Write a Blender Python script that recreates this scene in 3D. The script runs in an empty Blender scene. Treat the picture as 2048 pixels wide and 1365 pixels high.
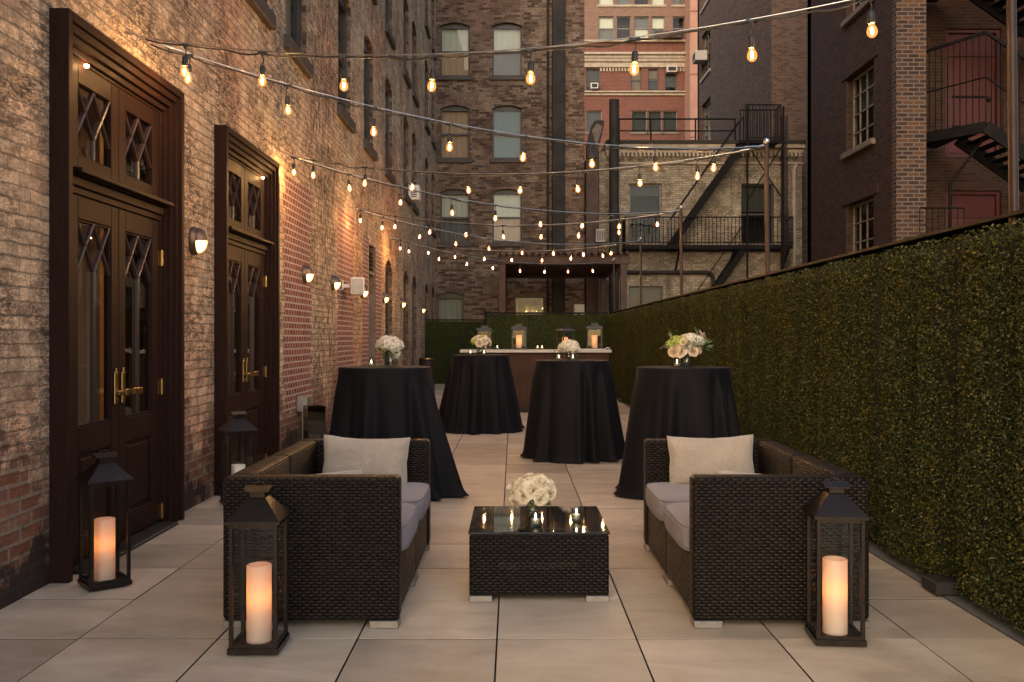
import bpy, bmesh, math, random
from mathutils import Vector, Matrix, noise as mnoise
R = math.radians
PI = math.pi
rng = random.Random(7)
scene = bpy.context.scene
COL = scene.collection

# ------------------------------------------------------------------ mesh helpers
class MB:
    """Collects shapes and links them as ONE mesh object."""
    def __init__(self):
        self.v = []; self.f = []; self.mi = []; self.sm = []
    def add(self, vs, fs, mi=0, smooth=False):
        o = len(self.v)
        self.v += [tuple(p) for p in vs]
        for f in fs:
            self.f.append([i + o for i in f]); self.mi.append(mi); self.sm.append(smooth)
        return self
    def quad(self, a, b, c, d, mi=0):
        return self.add([a, b, c, d], [(0, 1, 2, 3)], mi)
    def box(self, x0, x1, y0, y1, z0, z1, mi=0):
        if x0 > x1: x0, x1 = x1, x0
        if y0 > y1: y0, y1 = y1, y0
        if z0 > z1: z0, z1 = z1, z0
        vs = [(x0,y0,z0),(x1,y0,z0),(x1,y1,z0),(x0,y1,z0),(x0,y0,z1),(x1,y0,z1),(x1,y1,z1),(x0,y1,z1)]
        fs = [(0,3,2,1),(4,5,6,7),(0,1,5,4),(1,2,6,5),(2,3,7,6),(3,0,4,7)]
        return self.add(vs, fs, mi)
    def bbox(self, x0, x1, y0, y1, z0, z1, b=.004, seg=1, mi=0, smooth=False):
        bm = bmesh.new()
        bmesh.ops.create_cube(bm, size=1)
        for v in bm.verts:
            v.co = Vector(((x0+x1)/2 + v.co.x*abs(x1-x0), (y0+y1)/2 + v.co.y*abs(y1-y0), (z0+z1)/2 + v.co.z*abs(z1-z0)))
        bmesh.ops.bevel(bm, geom=bm.edges[:], offset=b, segments=seg, profile=.5, affect='EDGES', clamp_overlap=True)
        bm.verts.index_update()
        self.add([v.co[:] for v in bm.verts], [[v.index for v in f.verts] for f in bm.faces], mi, smooth)
        bm.free(); return self
    def rod(self, a, b, r, n=8, r2=None, mi=0, caps=True):
        return self.tube([a, b], r, n, mi, caps, r2)
    def tube(self, pts, r, n=8, mi=0, caps=True, r2=None):
        pts = [Vector(p) for p in pts]; rings = []; vs = []
        up = None
        for i, p in enumerate(pts):
            t = (pts[min(i+1, len(pts)-1)] - pts[max(i-1, 0)]).normalized()
            if up is None or abs(up.dot(t)) > .98:
                up = Vector((0,0,1)) if abs(t.z) < .9 else Vector((1,0,0))
            s = t.cross(up).normalized(); u = s.cross(t).normalized(); up = u
            rr = r if r2 is None else r + (r2-r)*i/max(1, len(pts)-1)
            if isinstance(r, (list, tuple)): rr = r[i]
            for k in range(n):
                a = 2*PI*k/n
                vs.append(p + s*(rr*math.cos(a)) + u*(rr*math.sin(a)))
        fs = []
        for i in range(len(pts)-1):
            for k in range(n):
                k2 = (k+1) % n
                fs.append((i*n+k, i*n+k2, (i+1)*n+k2, (i+1)*n+k))
        self.add(vs, fs, mi, n > 4)
        if caps:
            self.add(vs[:n], [tuple(range(n))[::-1]], mi); self.add(vs[-n:], [tuple(range(n))], mi)
        return self
    def bar(self, a, b, w, h, mi=0, up=(0,0,1)):
        """rectangular bar from a to b: w across, h along 'up'"""
        a = Vector(a); b = Vector(b); t = (b-a).normalized(); up = Vector(up)
        if abs(t.dot(up)) > .98: up = Vector((0,1,0))
        s = t.cross(up).normalized(); u = s.cross(t).normalized()
        vs = []
        for p in (a, b):
            for sx, sz in ((-1,-1),(1,-1),(1,1),(-1,1)):
                vs.append(p + s*(sx*w/2) + u*(sz*h/2))
        return self.add(vs, [(3,2,1,0),(4,5,6,7),(0,1,5,4),(1,2,6,5),(2,3,7,6),(3,0,4,7)], mi)
    def lathe(self, prof, n=24, c=(0,0,0), mi=0, smooth=True, fn=None):
        vs = []
        for r, z in prof:
            for k in range(n):
                a = 2*PI*k/n
                vs.append((c[0]+r*math.cos(a), c[1]+r*math.sin(a), c[2]+z))
        fs = []
        for i in range(len(prof)-1):
            for k in range(n):
                k2 = (k+1) % n
                fs.append((i*n+k, i*n+k2, (i+1)*n+k2, (i+1)*n+k))
        return self.add(vs, fs, mi, smooth)
    def prism(self, poly, fn, d0, d1, mi=0):
        """polygon [(u,z)] extruded between depths d0 and d1 through fn(u,d,z)"""
        n = len(poly)
        vs = [fn(u, d0, z) for u, z in poly] + [fn(u, d1, z) for u, z in poly]
        fs = [tuple(range(n)), tuple(range(2*n-1, n-1, -1))]
        for i in range(n):
            j = (i+1) % n
            fs.append((i, i+n, j+n, j))
        return self.add(vs, fs, mi)
    def xform(self, M):
        self.v = [tuple(M @ Vector(p)) for p in self.v]; return self
    def mesh(self, name, mats, fixn=False):
        me = bpy.data.meshes.new(name)
        me.from_pydata(self.v, [], self.f)
        if not isinstance(mats, (list, tuple)): mats = [mats]
        for m in mats: me.materials.append(m)
        me.polygons.foreach_set('material_index', self.mi)
        me.polygons.foreach_set('use_smooth', self.sm)
        if fixn:
            bm = bmesh.new(); bm.from_mesh(me)
            bmesh.ops.recalc_face_normals(bm, faces=bm.faces[:])
            bm.to_mesh(me); bm.free()
        me.update()
        uv = me.uv_layers.new(name='UVMap').data
        vv = me.vertices
        for p in me.polygons:
            nx, ny, nz = abs(p.normal.x), abs(p.normal.y), abs(p.normal.z)
            for li in p.loop_indices:
                c = vv[me.loops[li].vertex_index].co
                if nx >= ny and nx >= nz: uv[li].uv = (c.y, c.z)
                elif ny >= nz: uv[li].uv = (c.x, c.z)
                else: uv[li].uv = (c.x, c.y)
        return me
    def build(self, name, mats, parent=None, loc=None, fixn=True):
        return link(name, self.mesh(name, mats, fixn), parent, loc)

def link(name, me, parent=None, loc=None):
    o = bpy.data.objects.new(name, me); COL.objects.link(o)
    if parent: o.parent = parent
    if loc: o.location = loc
    return o
def tag(o, label=None, cat=None, group=None, kind=None):
    if label: o['label'] = label
    if cat: o['category'] = cat
    if group: o['group'] = group
    if kind: o['kind'] = kind
    return o
def empty(name, loc=(0,0,0), rz=0, label=None, cat=None, group=None):
    o = bpy.data.objects.new(name, None); COL.objects.link(o)
    o.location = loc; o.rotation_euler.z = rz; o.empty_display_size = .1
    return tag(o, label, cat, group)
def copy_tree(o, parent=None):
    c = o.copy(); COL.objects.link(c)
    if parent: c.parent = parent
    for ch in list(o.children): copy_tree(ch, c)
    return c
def lerp(a, b, t): return a + (b-a)*t

# ------------------------------------------------------------------ node helpers
class NT:
    def __init__(self, name):
        self.m = bpy.data.materials.new(name); self.m.use_nodes = True
        self.t = self.m.node_tree; self.t.nodes.clear()
        self.out = self.t.nodes.new('ShaderNodeOutputMaterial')
    def n(self, typ, props=None, **ins):
        nd = self.t.nodes.new('ShaderNode'+typ)
        for k, v in (props or {}).items(): setattr(nd, k, v)
        for k, v in ins.items():
            s = nd.inputs[int(k[1:])] if k[0] == 'i' and k[1:].isdigit() else nd.inputs[k.replace('_', ' ')]
            self.put(s, v)
        return nd
    def put(self, s, v):
        if isinstance(v, bpy.types.NodeSocket): self.t.links.new(v, s)
        elif isinstance(v, bpy.types.Node): self.t.links.new(v.outputs[0], s)
        else:
            if isinstance(v, tuple) and len(v) == 3 and s.type == 'RGBA': v = v + (1,)
            s.default_value = v
    def math(self, op, a, b=None, c=None, clamp=False):
        nd = self.t.nodes.new('ShaderNodeMath'); nd.operation = op; nd.use_clamp = clamp
        self.put(nd.inputs[0], a)
        if b is not None: self.put(nd.inputs[1], b)
        if c is not None: self.put(nd.inputs[2], c)
        return nd.outputs[0]
    def mix(self, f, a, b, blend='MIX'):
        nd = self.t.nodes.new('ShaderNodeMix'); nd.data_type = 'RGBA'; nd.blend_type = blend
        self.put(nd.inputs[0], f); self.put(nd.inputs[6], a); self.put(nd.inputs[7], b)
        return nd.outputs[2]
    def ramp(self, f, stops, interp='LINEAR'):
        nd = self.t.nodes.new('ShaderNodeValToRGB'); cr = nd.color_ramp; cr.interpolation = interp
        while len(cr.elements) < len(stops): cr.elements.new(.5)
        for e, (p, c) in zip(cr.elements, stops):
            e.position = p
            e.color = (c, c, c, 1) if isinstance(c, (int, float)) else tuple(c) + (1,)
        self.put(nd.inputs[0], f)
        return nd.outputs[0]
    def noise(self, vec, scale, detail=4, rough=.6, out=0, dist=0):
        return self.n('TexNoise', Vector=vec, Scale=scale, Detail=detail, Roughness=rough, Distortion=dist).outputs[out]
    def sstep(self, x, a, b):
        nd = self.t.nodes.new('ShaderNodeMapRange'); nd.interpolation_type = 'SMOOTHSTEP'
        self.put(nd.inputs[0], x); self.put(nd.inputs[1], a); self.put(nd.inputs[2], b)
        return nd.outputs[0]
    def pos(self): return self.n('NewGeometry').outputs['Position']
    def uv(self): return self.n('TexCoord').outputs['UV']
    def obj(self): return self.n('TexCoord').outputs['Object']
    def bump(self, h, strength=1, dist=.01):
        return self.n('Bump', Height=h, Strength=strength, Distance=dist).outputs[0]
    def pbr(self, color, rough=.6, metal=0, normal=None, **kw):
        nd = self.t.nodes.new('ShaderNodeBsdfPrincipled')
        self.put(nd.inputs['Base Color'], color); self.put(nd.inputs['Roughness'], rough); self.put(nd.inputs['Metallic'], metal)
        if normal is not None: self.put(nd.inputs['Normal'], normal)
        for k, v in kw.items(): self.put(nd.inputs[k.replace('_', ' ')], v)
        return nd.outputs[0]
    def done(self, sh):
        self.t.links.new(sh, self.out.inputs[0]); return self.m

def simple(name, c, rough=.6, metal=0, var=.25, scale=12, bump=0, bscale=200, **kw):
    """painted / plain surface with a little unevenness of tone and roughness"""
    T = NT(name); p = T.obj()
    n1 = T.noise(p, scale, 5)
    lo = tuple(x*(1-var) for x in c); hi = tuple(min(1, x*(1+var)) for x in c)
    colr = T.ramp(n1, [(.3, lo), (.7, hi)])
    r = T.math('MULTIPLY_ADD', T.noise(p, scale*2.3, 3), .25, max(.03, rough-.12))
    nm = T.bump(T.noise(p, bscale, 3), 1, bump) if bump else None
    return T.done(T.pbr(colr, r, metal, nm, **kw))

def brick(name, cols, mortar, paint=None, paint_amt=.5, paint2=None, bw=.21, rh=.072, ms=.010, stain=.25, special=None, rough=.92, bumpd=.006, shift=.5, dirt=(.03,.026,.022), flake=.8, wobble=.012, joint=.68, tk=1.0, fleck=.50, course=0):
    T = NT(name); uv = T.uv(); pos = T.pos()
    sep = T.n('SeparateXYZ', Vector=uv)
    wob = T.noise(pos, 4.0, 3, .6, 1)
    uvw = T.n('VectorMath', {'operation': 'MULTIPLY_ADD'}, i0=wob, i1=(wobble,wobble,0), i2=uv).outputs[0]
    br = T.n('TexBrick', {'offset': shift, 'squash': 1.0}, Vector=uvw, Color1=(0,0,0), Color2=(1,1,1), Mortar=(.5,.5,.5), Scale=1.0, Mortar_Size=ms, Mortar_Smooth=.25, Bias=0.0, Brick_Width=bw, Row_Height=rh)
    tint, fac = br.outputs[0], br.outputs[1]
    n = len(cols)
    colr = T.ramp(tint, [((i+.5)/n, c) for i, c in enumerate(cols)])
    fine = T.noise(pos, 60, 6, .75)
    colr = T.mix(T.math('MULTIPLY', fine, .9), colr, T.mix(1.0, colr, (.35,.33,.32), 'MULTIPLY'))
    mort = T.mix(T.noise(pos, 30, 4), tuple(x*.6 for x in mortar), mortar)
    colr = T.mix(fac, colr, mort)
    if paint:
        big = T.noise(pos, .9, 6, .62); mid = T.noise(pos, 7, 8, .75)
        k = T.math('ADD', T.math('MULTIPLY', big, .7), T.math('MULTIPLY', mid, .65))
        k = T.math('ADD', k, T.math('MULTIPLY', T.math('SUBTRACT', tint, .5), .22))
        pm = T.sstep(k, 1.0-paint_amt*.62, 1.16-paint_amt*.62)
        zone = T.noise(pos, .45, 3, .55)
        pc = T.ramp(T.math('ADD', T.math('MULTIPLY', zone, .75), T.math('MULTIPLY', T.noise(pos, 3.2, 6, .7), .25)), [(.36, tuple(paint)), (.50, tuple(lerp(x, y, .4) for x, y in zip(paint, paint2))), (.60, tuple(paint2))])
        # every brick takes the paint a little differently; joints stay darker
        pc = T.mix(1.0, pc, T.ramp(tint, [(0, (1-.34*tk, 1-.36*tk, 1-.38*tk)), (.5, (.97,.97,.97)), (1, (1+.16*tk, 1+.13*tk, 1+.08*tk))]), 'MULTIPLY')
        pc = T.mix(T.math('MULTIPLY', fac, joint), pc, tuple(x*.26 for x in paint))
        mot = T.math('ADD', T.math('MULTIPLY', T.noise(pos, 5, 8, .75), .6), T.math('MULTIPLY', T.noise(pos, 30, 6, .8), .4))
        pc = T.mix(1.0, pc, T.ramp(mot, [(.40, (.62,.57,.52)), (.49, (1.02,1.0,.97)), (.60, (1.30,1.27,1.22))]), 'MULTIPLY')
        if course:
            vv = T.math('FRACT', T.math('DIVIDE', T.n('SeparateXYZ', Vector=uvw).outputs[1], rh))
            ln = T.math('SUBTRACT', 1, T.sstep(T.math('ABSOLUTE', T.math('SUBTRACT', vv, T.math('MULTIPLY_ADD', T.noise(pos, 9, 4), .16, .0))), .02, .13))
            pc = T.mix(T.math('MULTIPLY', ln, T.math('MULTIPLY', T.sstep(T.noise(pos, 2.6, 5, .7), .30, .62), course)), pc, (.06,.045,.034))
        # flaked specks and weathered streaks
        stq = T.n('Mapping', Vector=pos, Scale=(1,.55,1.7)).outputs[0]
        s1 = T.sstep(T.noise(stq, 17, 9, .80), fleck-.01, fleck+.045)
        s2 = T.sstep(T.noise(stq, 60, 7, .78), fleck-.005, fleck+.05)
        wear = T.sstep(T.noise(pos, 1.6, 5, .65), .30, .66)
        fl = T.math('MULTIPLY', T.math('MAXIMUM', T.math('MULTIPLY', s1, .85), T.math('MULTIPLY', s2, .8)), T.math('MULTIPLY_ADD', wear, flake, .25))
        pc = T.mix(fl, pc, T.mix(tint, (.065,.05,.038), (.13,.09,.065)))
        colr = T.mix(T.math('MULTIPLY', pm, .93), colr, pc)
    h = T.math('ADD', T.math('MULTIPLY', T.math('SUBTRACT', 1, fac), .8), T.math('MULTIPLY', T.math('ADD', fine, T.noise(pos, 18, 5, .7)), .55))
    if special: colr, h = special(T, pos, uv, colr, h, fine)
    if stain:
        st = T.n('Mapping', Vector=pos, Scale=(1.3,1.3,.22)).outputs[0]
        s1 = T.sstep(T.noise(st, 1.6, 6, .7), .5, .8)
        colr = T.mix(T.math('MULTIPLY', s1, stain), colr, dirt)
    return T.done(T.pbr(colr, rough, 0, T.bump(h, .9, bumpd), Specular_IOR_Level=.25))

def left_special(T, pos, uv, colr, h, fine):
    s = T.n('SeparateXYZ', Vector=pos); y, z = s.outputs[1], s.outputs[2]
    jig = T.math('MULTIPLY', T.math('SUBTRACT', T.n('TexWhiteNoise', {'noise_dimensions': '1D'}, W=T.math('FLOOR', T.math('DIVIDE', z, .144))).outputs[0], .5), .12)
    # bricked-up openings: clean red headers with pale mortar
    br = T.n('TexBrick', {'offset': .5}, Vector=uv, Color1=(0,0,0), Color2=(1,1,1), Mortar=(.5,.5,.5), Scale=1.0, Mortar_Size=.011, Mortar_Smooth=.15, Bias=0.0, Brick_Width=.122, Row_Height=.074)
    red = T.ramp(br.outputs[0], [(0, (.17,.05,.04)), (.35, (.25,.072,.052)), (.7, (.30,.10,.075)), (1, (.22,.09,.08))])
    red = T.mix(T.math('MULTIPLY', fine, .7), red, T.mix(1.0, red, (.45,.42,.42), 'MULTIPLY'))
    red = T.mix(br.outputs[1], red, T.mix(T.noise(pos, 24, 4), (.30,.25,.21), (.50,.42,.36)))
    hr = T.math('ADD', T.math('MULTIPLY', T.math('SUBTRACT', 1, br.outputs[1]), .9), T.math('MULTIPLY', fine, .3))
    yy = T.math('ADD', y, jig)
    def boxm(y0, y1, z0, z1):
        a = T.math('MULTIPLY', T.math('GREATER_THAN', yy, y0), T.math('LESS_THAN', yy, y1))
        b = T.math('MULTIPLY', T.math('GREATER_THAN', z, z0), T.math('LESS_THAN', z, z1))
        return T.math('MULTIPLY', a, b)
    m = boxm(9.92, 11.25, .50, 3.08)
    for q in ((12.95, 14.25, .45, 3.2), (15.1, 15.75, .2, 3.0), (16.55, 17.3, .0, 2.9)):
        m = T.math('MAXIMUM', m, boxm(*q))
    # bare, dark, broken brick at the foot of the wall
    k = T.math('ADD', T.noise(pos, 1.1, 6, .65), T.math('MULTIPLY', T.noise(pos, 6, 6, .7), .5))
    low = T.math('SUBTRACT', 1, T.sstep(z, .05, 1.5))
    bare = T.sstep(T.math('ADD', k, T.math('MULTIPLY', low, .42)), .98, 1.08)
    br2 = T.n('TexBrick', {'offset': .5}, Vector=T.n('VectorMath', {'operation': 'MULTIPLY_ADD'}, i0=T.noise(pos, 3, 2, .5, 1), i1=(.02,.02,0), i2=uv).outputs[0], Color1=(0,0,0), Color2=(1,1,1), Mortar=(.5,.5,.5), Scale=1.0, Mortar_Size=.011, Mortar_Smooth=.3, Bias=0.0, Brick_Width=.215, Row_Height=.074)
    bc = T.ramp(br2.outputs[0], [(0, (.20,.062,.035)), (.4, (.29,.105,.055)), (.75, (.16,.075,.055)), (1, (.34,.16,.10))])
    bc = T.mix(T.math('MULTIPLY', fine, .9), bc, T.mix(1.0, bc, (.3,.28,.27), 'MULTIPLY'))
    bc = T.mix(br2.outputs[1], bc, (.22,.18,.14))
    colr = T.mix(T.math('MULTIPLY', bare, .9), colr, bc)
    tar = T.sstep(T.math('ADD', k, T.math('MULTIPLY', T.math('SUBTRACT', 1, T.sstep(z, .0, .85)), .5)), 1.14, 1.22)
    colr = T.mix(T.math('MULTIPLY', tar, .9), colr, (.022,.019,.018))
    # black sooty weathering in the old paint between the bricked-up openings
    my = T.math('MULTIPLY', T.sstep(y, 10.9, 11.4), T.math('SUBTRACT', 1, T.sstep(y, 12.5, 13.0)))
    soot = T.math('MULTIPLY', my, T.sstep(T.noise(T.n('Mapping', Vector=pos, Scale=(1,3,1)).outputs[0], 5, 7, .8), .47, .6))
    colr = T.mix(T.math('MULTIPLY', soot, .88), colr, (.045,.04,.034))
    colr = T.mix(m, colr, red)
    hh = T.mix(m, h, hr)
    return colr, hh

M = {}
def materials():
    M['left_brick'] = brick('old_painted_brick', [(.20,.07,.045),(.30,.12,.075),(.26,.13,.09),(.36,.19,.125)], (.30,.235,.17),
        paint=(.68,.57,.41), paint2=(.72,.43,.27), paint_amt=1.16, special=left_special, stain=.40, bumpd=.020, flake=1.0, ms=.005, wobble=.032, joint=.5, tk=.8, fleck=.50, course=.6)
    M['back_brick'] = brick('brown_brick', [(.10,.062,.042),(.165,.10,.066),(.22,.145,.098),(.14,.072,.05)], (.15,.12,.095),
        paint=(.33,.26,.195), paint2=(.24,.15,.11), paint_amt=.66, stain=.45, ms=.008, wobble=.03, fleck=.49, joint=.5, tk=.45, bw=.24, rh=.078, bumpd=.008)
    M['beige_brick'] = brick('cream_painted_brick', [(.14,.11,.08),(.2,.15,.1)], (.12,.10,.08), paint=(.47,.425,.325), paint2=(.34,.29,.215), paint_amt=1.08, stain=.85, flake=1.0, bumpd=.01)
    M['dark_brick'] = brick('dark_maroon_brick', [(.042,.022,.016),(.064,.031,.022),(.086,.041,.028),(.055,.032,.024)], (.068,.049,.038), stain=.45, bw=.22, rh=.075, bumpd=.01)
    M['quoin_brick'] = brick('dark_brick_pale_mortar', [(.05,.03,.026),(.07,.042,.034),(.09,.052,.04),(.14,.07,.035)], (.17,.135,.11), stain=.15, bw=.235, rh=.088, ms=.014, bumpd=.01)
    M['mid_brick'] = brick('grey_brown_brick', [(.10,.060,.042),(.15,.088,.060),(.18,.11,.076)], (.16,.118,.09), stain=.5, bumpd=.008)
    M['red_brick'] = brick('terracotta_red_brick', [(.165,.050,.036),(.225,.072,.052),(.19,.062,.046)], (.22,.15,.11), stain=.2, bw=.25, rh=.09, ms=.012, bumpd=.005)
    M['tan_brick'] = brick('tan_brick', [(.22,.13,.092),(.28,.17,.122),(.25,.15,.112)], (.28,.21,.17), stain=.2, bw=.25, rh=.09, bumpd=.005)
    M['peach'] = simple('peach_render', (.34,.185,.13), .9, 0, .12, 1.5)
    M['stone'] = simple('pale_stone_trim', (.33,.27,.20), .85, 0, .25, 4, .002, 60)
    M['sillstone'] = simple('dark_painted_sill', (.055,.042,.034), .6, 0, .4, 5, .001)
    M['window_dark'] = simple('dark_window_paint', (.040,.033,.030), .45, 0, .3, 6)
    M['window_steel'] = simple('grey_steel_window_paint', (.17,.145,.115), .55, 0, .3, 6)
    M['old_stone'] = simple('weathered_sandstone', (.15,.115,.09), .85, 0, .35, 5, .003, 50)
    M['iron'] = simple('black_fire_escape_iron', (.008,.007,.007), .7, .0, .4, 5, Specular_IOR_Level=.12)
    M['rust_iron'] = simple('rusty_brown_iron', (.055,.028,.02), .65, .2, .5, 3, .001)
    M['soot_metal'] = simple('soot_black_sheet_metal', (.028,.024,.021), .65, .0, .45, 2, Specular_IOR_Level=.2)
    M['bronze'] = simple('bronze_painted_steel', (.024,.010,.007), .5, .0, .25, 5, Specular_IOR_Level=.3)
    M['cap_steel'] = simple('brown_steel_cap', (.011,.0075,.0065), .6, .0, .25, 4, Specular_IOR_Level=.1)
    M['brass'] = simple('polished_brass', (.36,.235,.09), .33, 1, .12, 20)
    M['steel'] = simple('galvanised_steel', (.55,.55,.54), .35, 1, .15, 14)
    M['alu'] = simple('brushed_aluminium_foot', (.28,.265,.24), .45, .9, .12, 25)
    M['white_plastic'] = simple('white_painted_metal', (.70,.67,.62), .45, 0, .06, 8)
    M['grey_metal'] = simple('grey_condenser_metal', (.42,.39,.34), .55, 0, .15, 6)
    M['lamp_metal'] = simple('brushed_bronze_lamp', (.11,.078,.06), .35, .6, .25, 18)
    M['black'] = simple('black_rubber', (.012,.012,.012), .6, 0, .3, 20)
    M['lantern_metal'] = simple('dark_bronze_lantern_metal', (.022,.016,.013), .34, .6, .3, 14)
    M['zinc'] = simple('grey_zinc_lantern_metal', (.05,.052,.055), .5, .4, .3, 14)
    M['marble'] = simple('white_marble_counter', (.42,.41,.385), .3, 0, .13, 6)
    M['concrete'] = simple('grey_concrete', (.085,.09,.088), .85, 0, .25, 4, .002, 60)
    M['asphalt'] = simple('dark_alley_asphalt', (.05,.048,.046), .9, 0, .3, 2)
    M['wax'] = simple('white_wax', (.80,.74,.62), .5, 0, .04, 10)
    M['red_door'] = simple('red_painted_steel_door', (.06,.007,.008), .5, 0, .25, 3)
    M['stem'] = simple('green_stem', (.05,.09,.03), .6, 0, .3, 30)
    M['interior'] = simple('dim_interior_plaster', (.30,.19,.10), .8, 0, .2, 1.5)
    M['wick'] = simple('burnt_wick', (.01,.008,.007), .9)
    # door paint: dark brown stained timber with faint vertical grain
    T = NT('dark_brown_door_paint'); p = T.obj()
    g = T.noise(T.n('Mapping', Vector=p, Scale=(14,14,1.0)).outputs[0], 6, 6, .7)
    c = T.ramp(g, [(.3, (.018,.0088,.0068)), (.7, (.032,.0158,.0122))])
    M['door'] = T.done(T.pbr(c, T.math('MULTIPLY_ADD', g, .2, .40), 0, T.bump(g, .3, .003), Specular_IOR_Level=.05))
    T = NT('glossy_door_muntin'); M['muntin'] = T.done(T.pbr((.045,.026,.020), .28, 0, None, Specular_IOR_Level=.55))
    # porcelain paver
    T = NT('porcelain_paver'); p = T.pos(); geo = T.n('NewGeometry')
    rnd = geo.outputs['Random Per Island']
    off = T.n('CombineXYZ', X=T.math('MULTIPLY', rnd, 37.0), Y=T.math('MULTIPLY', rnd, 91.0), Z=0.0).outputs[0]
    q = T.n('VectorMath', {'operation': 'ADD'}, i0=p, i1=off).outputs[0]
    st = T.n('Mapping', Vector=q, Scale=(1.0,2.6,1)).outputs[0]
    a = T.noise(st, 2.0, 7, .6, dist=.6); b = T.noise(q, 3.0, 6, .65); f = T.noise(q, 130, 4, .7)
    k = T.math('ADD', T.math('ADD', T.math('MULTIPLY', a, .55), T.math('MULTIPLY', b, .4)), T.math('MULTIPLY', f, .2))
    c = T.ramp(k, [(.36, (.34,.28,.205)), (.58, (.48,.408,.31)), (.78, (.60,.525,.415))])
    c = T.mix(1.0, c, T.ramp(rnd, [(0, (.70,.69,.68)), (1, (1.13,1.11,1.09))]), 'MULTIPLY')
    spl = T.sstep(T.noise(p, .9, 7, .66), .50, .72)
    c = T.mix(T.math('MULTIPLY', spl, .42), c, (.15,.11,.078))
    c = T.mix(T.math('MULTIPLY', T.sstep(T.noise(p, 26, 5, .8), .62, .72), .35), c, (.11,.085,.065))
    M['paver'] = T.done(T.pbr(c, T.math('MULTIPLY_ADD', b, .3, .38), 0, T.bump(T.math('ADD', f, a), .25, .003), Specular_IOR_Level=.35))
    # woven wicker
    T = NT('black_wicker_weave'); s = T.n('SeparateXYZ', Vector=T.uv())
    v = T.math('DIVIDE', s.outputs[1], .0142); row = T.math('FLOOR', v)
    u = T.math('ADD', T.math('DIVIDE', s.outputs[0], .038), T.math('MULTIPLY', T.math('MODULO', T.math('ABSOLUTE', row), 2), .5))
    h1 = T.math('POWER', T.math('ABSOLUTE', T.math('SINE', T.math('MULTIPLY', u, PI))), .85)
    h2 = T.math('POWER', T.math('SINE', T.math('MULTIPLY', T.math('FRACT', v), PI)), .6)
    h = T.math('MULTIPLY', h1, h2)
    gap = T.sstep(h, .15, .5)
    wn = T.n('TexWhiteNoise', {'noise_dimensions': '2D'}, Vector=T.n('CombineXYZ', X=T.math('FLOOR', u), Y=row, Z=0.0).outputs[0]).outputs[0]
    c = T.ramp(wn, [(0, (.0115,.0082,.0062)), (1, (.020,.0145,.0108))])
    c = T.mix(gap, (.0035,.0028,.0024), c)
    M['wicker'] = T.done(T.pbr(c, T.math('MULTIPLY_ADD', wn, .12, .36), 0, T.bump(h, .8, .009), Specular_IOR_Level=.15))
    # cloths
    T = NT('mauve_grey_cushion_canvas'); p = T.obj()
    w = T.n('TexWave', {'wave_type': 'BANDS'}, Vector=T.uv(), Scale=220.0, Distortion=1.0).outputs[1]
    c = T.ramp(T.noise(p, 5, 5), [(.3, (.155,.128,.145)), (.7, (.205,.172,.19))])
    M['cushion'] = T.done(T.pbr(c, .85, 0, T.bump(T.math('ADD', T.math('MULTIPLY', w, .15), T.noise(p, 4, 4)), .5, .012), Sheen_Weight=.3))
    T = NT('oatmeal_boucle'); p = T.obj()
    n1 = T.noise(p, 120, 4, .7); n2 = T.noise(p, 8, 3)
    c = T.ramp(T.math('ADD', T.math('MULTIPLY', n1, .6), T.math('MULTIPLY', n2, .4)), [(.3, (.30,.25,.195)), (.7, (.47,.40,.32))])
    M['pillow'] = T.done(T.pbr(c, .95, 0, T.bump(n1, 1, .006), Sheen_Weight=.3))
    T = NT('black_polyester_tablecloth'); p = T.obj()
    c = T.ramp(T.noise(p, 6, 4), [(.3, (.0026,.0026,.0042)), (.7, (.0042,.0042,.0066))])
    M['cloth'] = T.done(T.pbr(c, .72, 0, T.bump(T.noise(p, 9, 4), .3, .01), Sheen_Weight=.02, Sheen_Roughness=.45, Sheen_Tint=(.7,.8,1), Specular_IOR_Level=.18))
    # glass: thin panes that let light through and mirror it at the surface
    def glass(name, tint, gloss=1.0, rough=.01, wavy=.0):
        T = NT(name)
        fc = T.n('LayerWeight', Blend=.5).outputs[1]
        fr = T.math('MULTIPLY_ADD', T.math('POWER', fc, 5.0), .96, .042)
        nm = T.bump(T.noise(T.pos(), 1.5, 2), 1, wavy) if wavy else None
        g = T.n('BsdfGlossy', Roughness=rough, Color=(1,1,1))
        if nm is not None: T.put(g.inputs['Normal'], nm)
        t = T.n('BsdfTransparent', Color=tint)
        f = T.math('MULTIPLY', fr, gloss, clamp=True)
        return T.done(T.n('MixShader', i0=f, i1=t, i2=g).outputs[0])
    M['glass'] = glass('clear_lantern_glass', (.93,.95,.94), .55)
    M['vase_glass'] = glass('vase_glass', (.86,.89,.87), 1.8)
    M['smoke_glass'] = glass('smoky_hurricane_glass', (.42,.43,.40), 1.6)
    M['door_glass'] = glass('door_glass', (.78,.78,.76), 1.6, .01, .004)
    M['pane'] = glass('old_window_glass', (.82,.85,.83), .5, .012, .004)
    M['dark_pane'] = glass('dusty_dark_window_glass', (.50,.52,.50), .4, .05, .01)
    T = NT('black_table_glass')
    M['black_glass'] = T.done(T.pbr((.004,.005,.005), .03, 0, None, Specular_IOR_Level=.8))
    T = NT('bar_rust_panel'); p = T.pos()
    k = T.math('ADD', T.math('MULTIPLY', T.noise(p, 2, 6, .65), .6), T.math('MULTIPLY', T.noise(T.n('Mapping', Vector=p, Scale=(18,18,2)).outputs[0], 2, 6, .7), .5))
    c = T.ramp(k, [(.35, (.028,.0155,.010)), (.6, (.058,.033,.021)), (.8, (.095,.056,.036))])
    M['rust_panel'] = T.done(T.pbr(c, .75, 0, T.bump(k, .4, .004), Specular_IOR_Level=.15))
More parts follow.
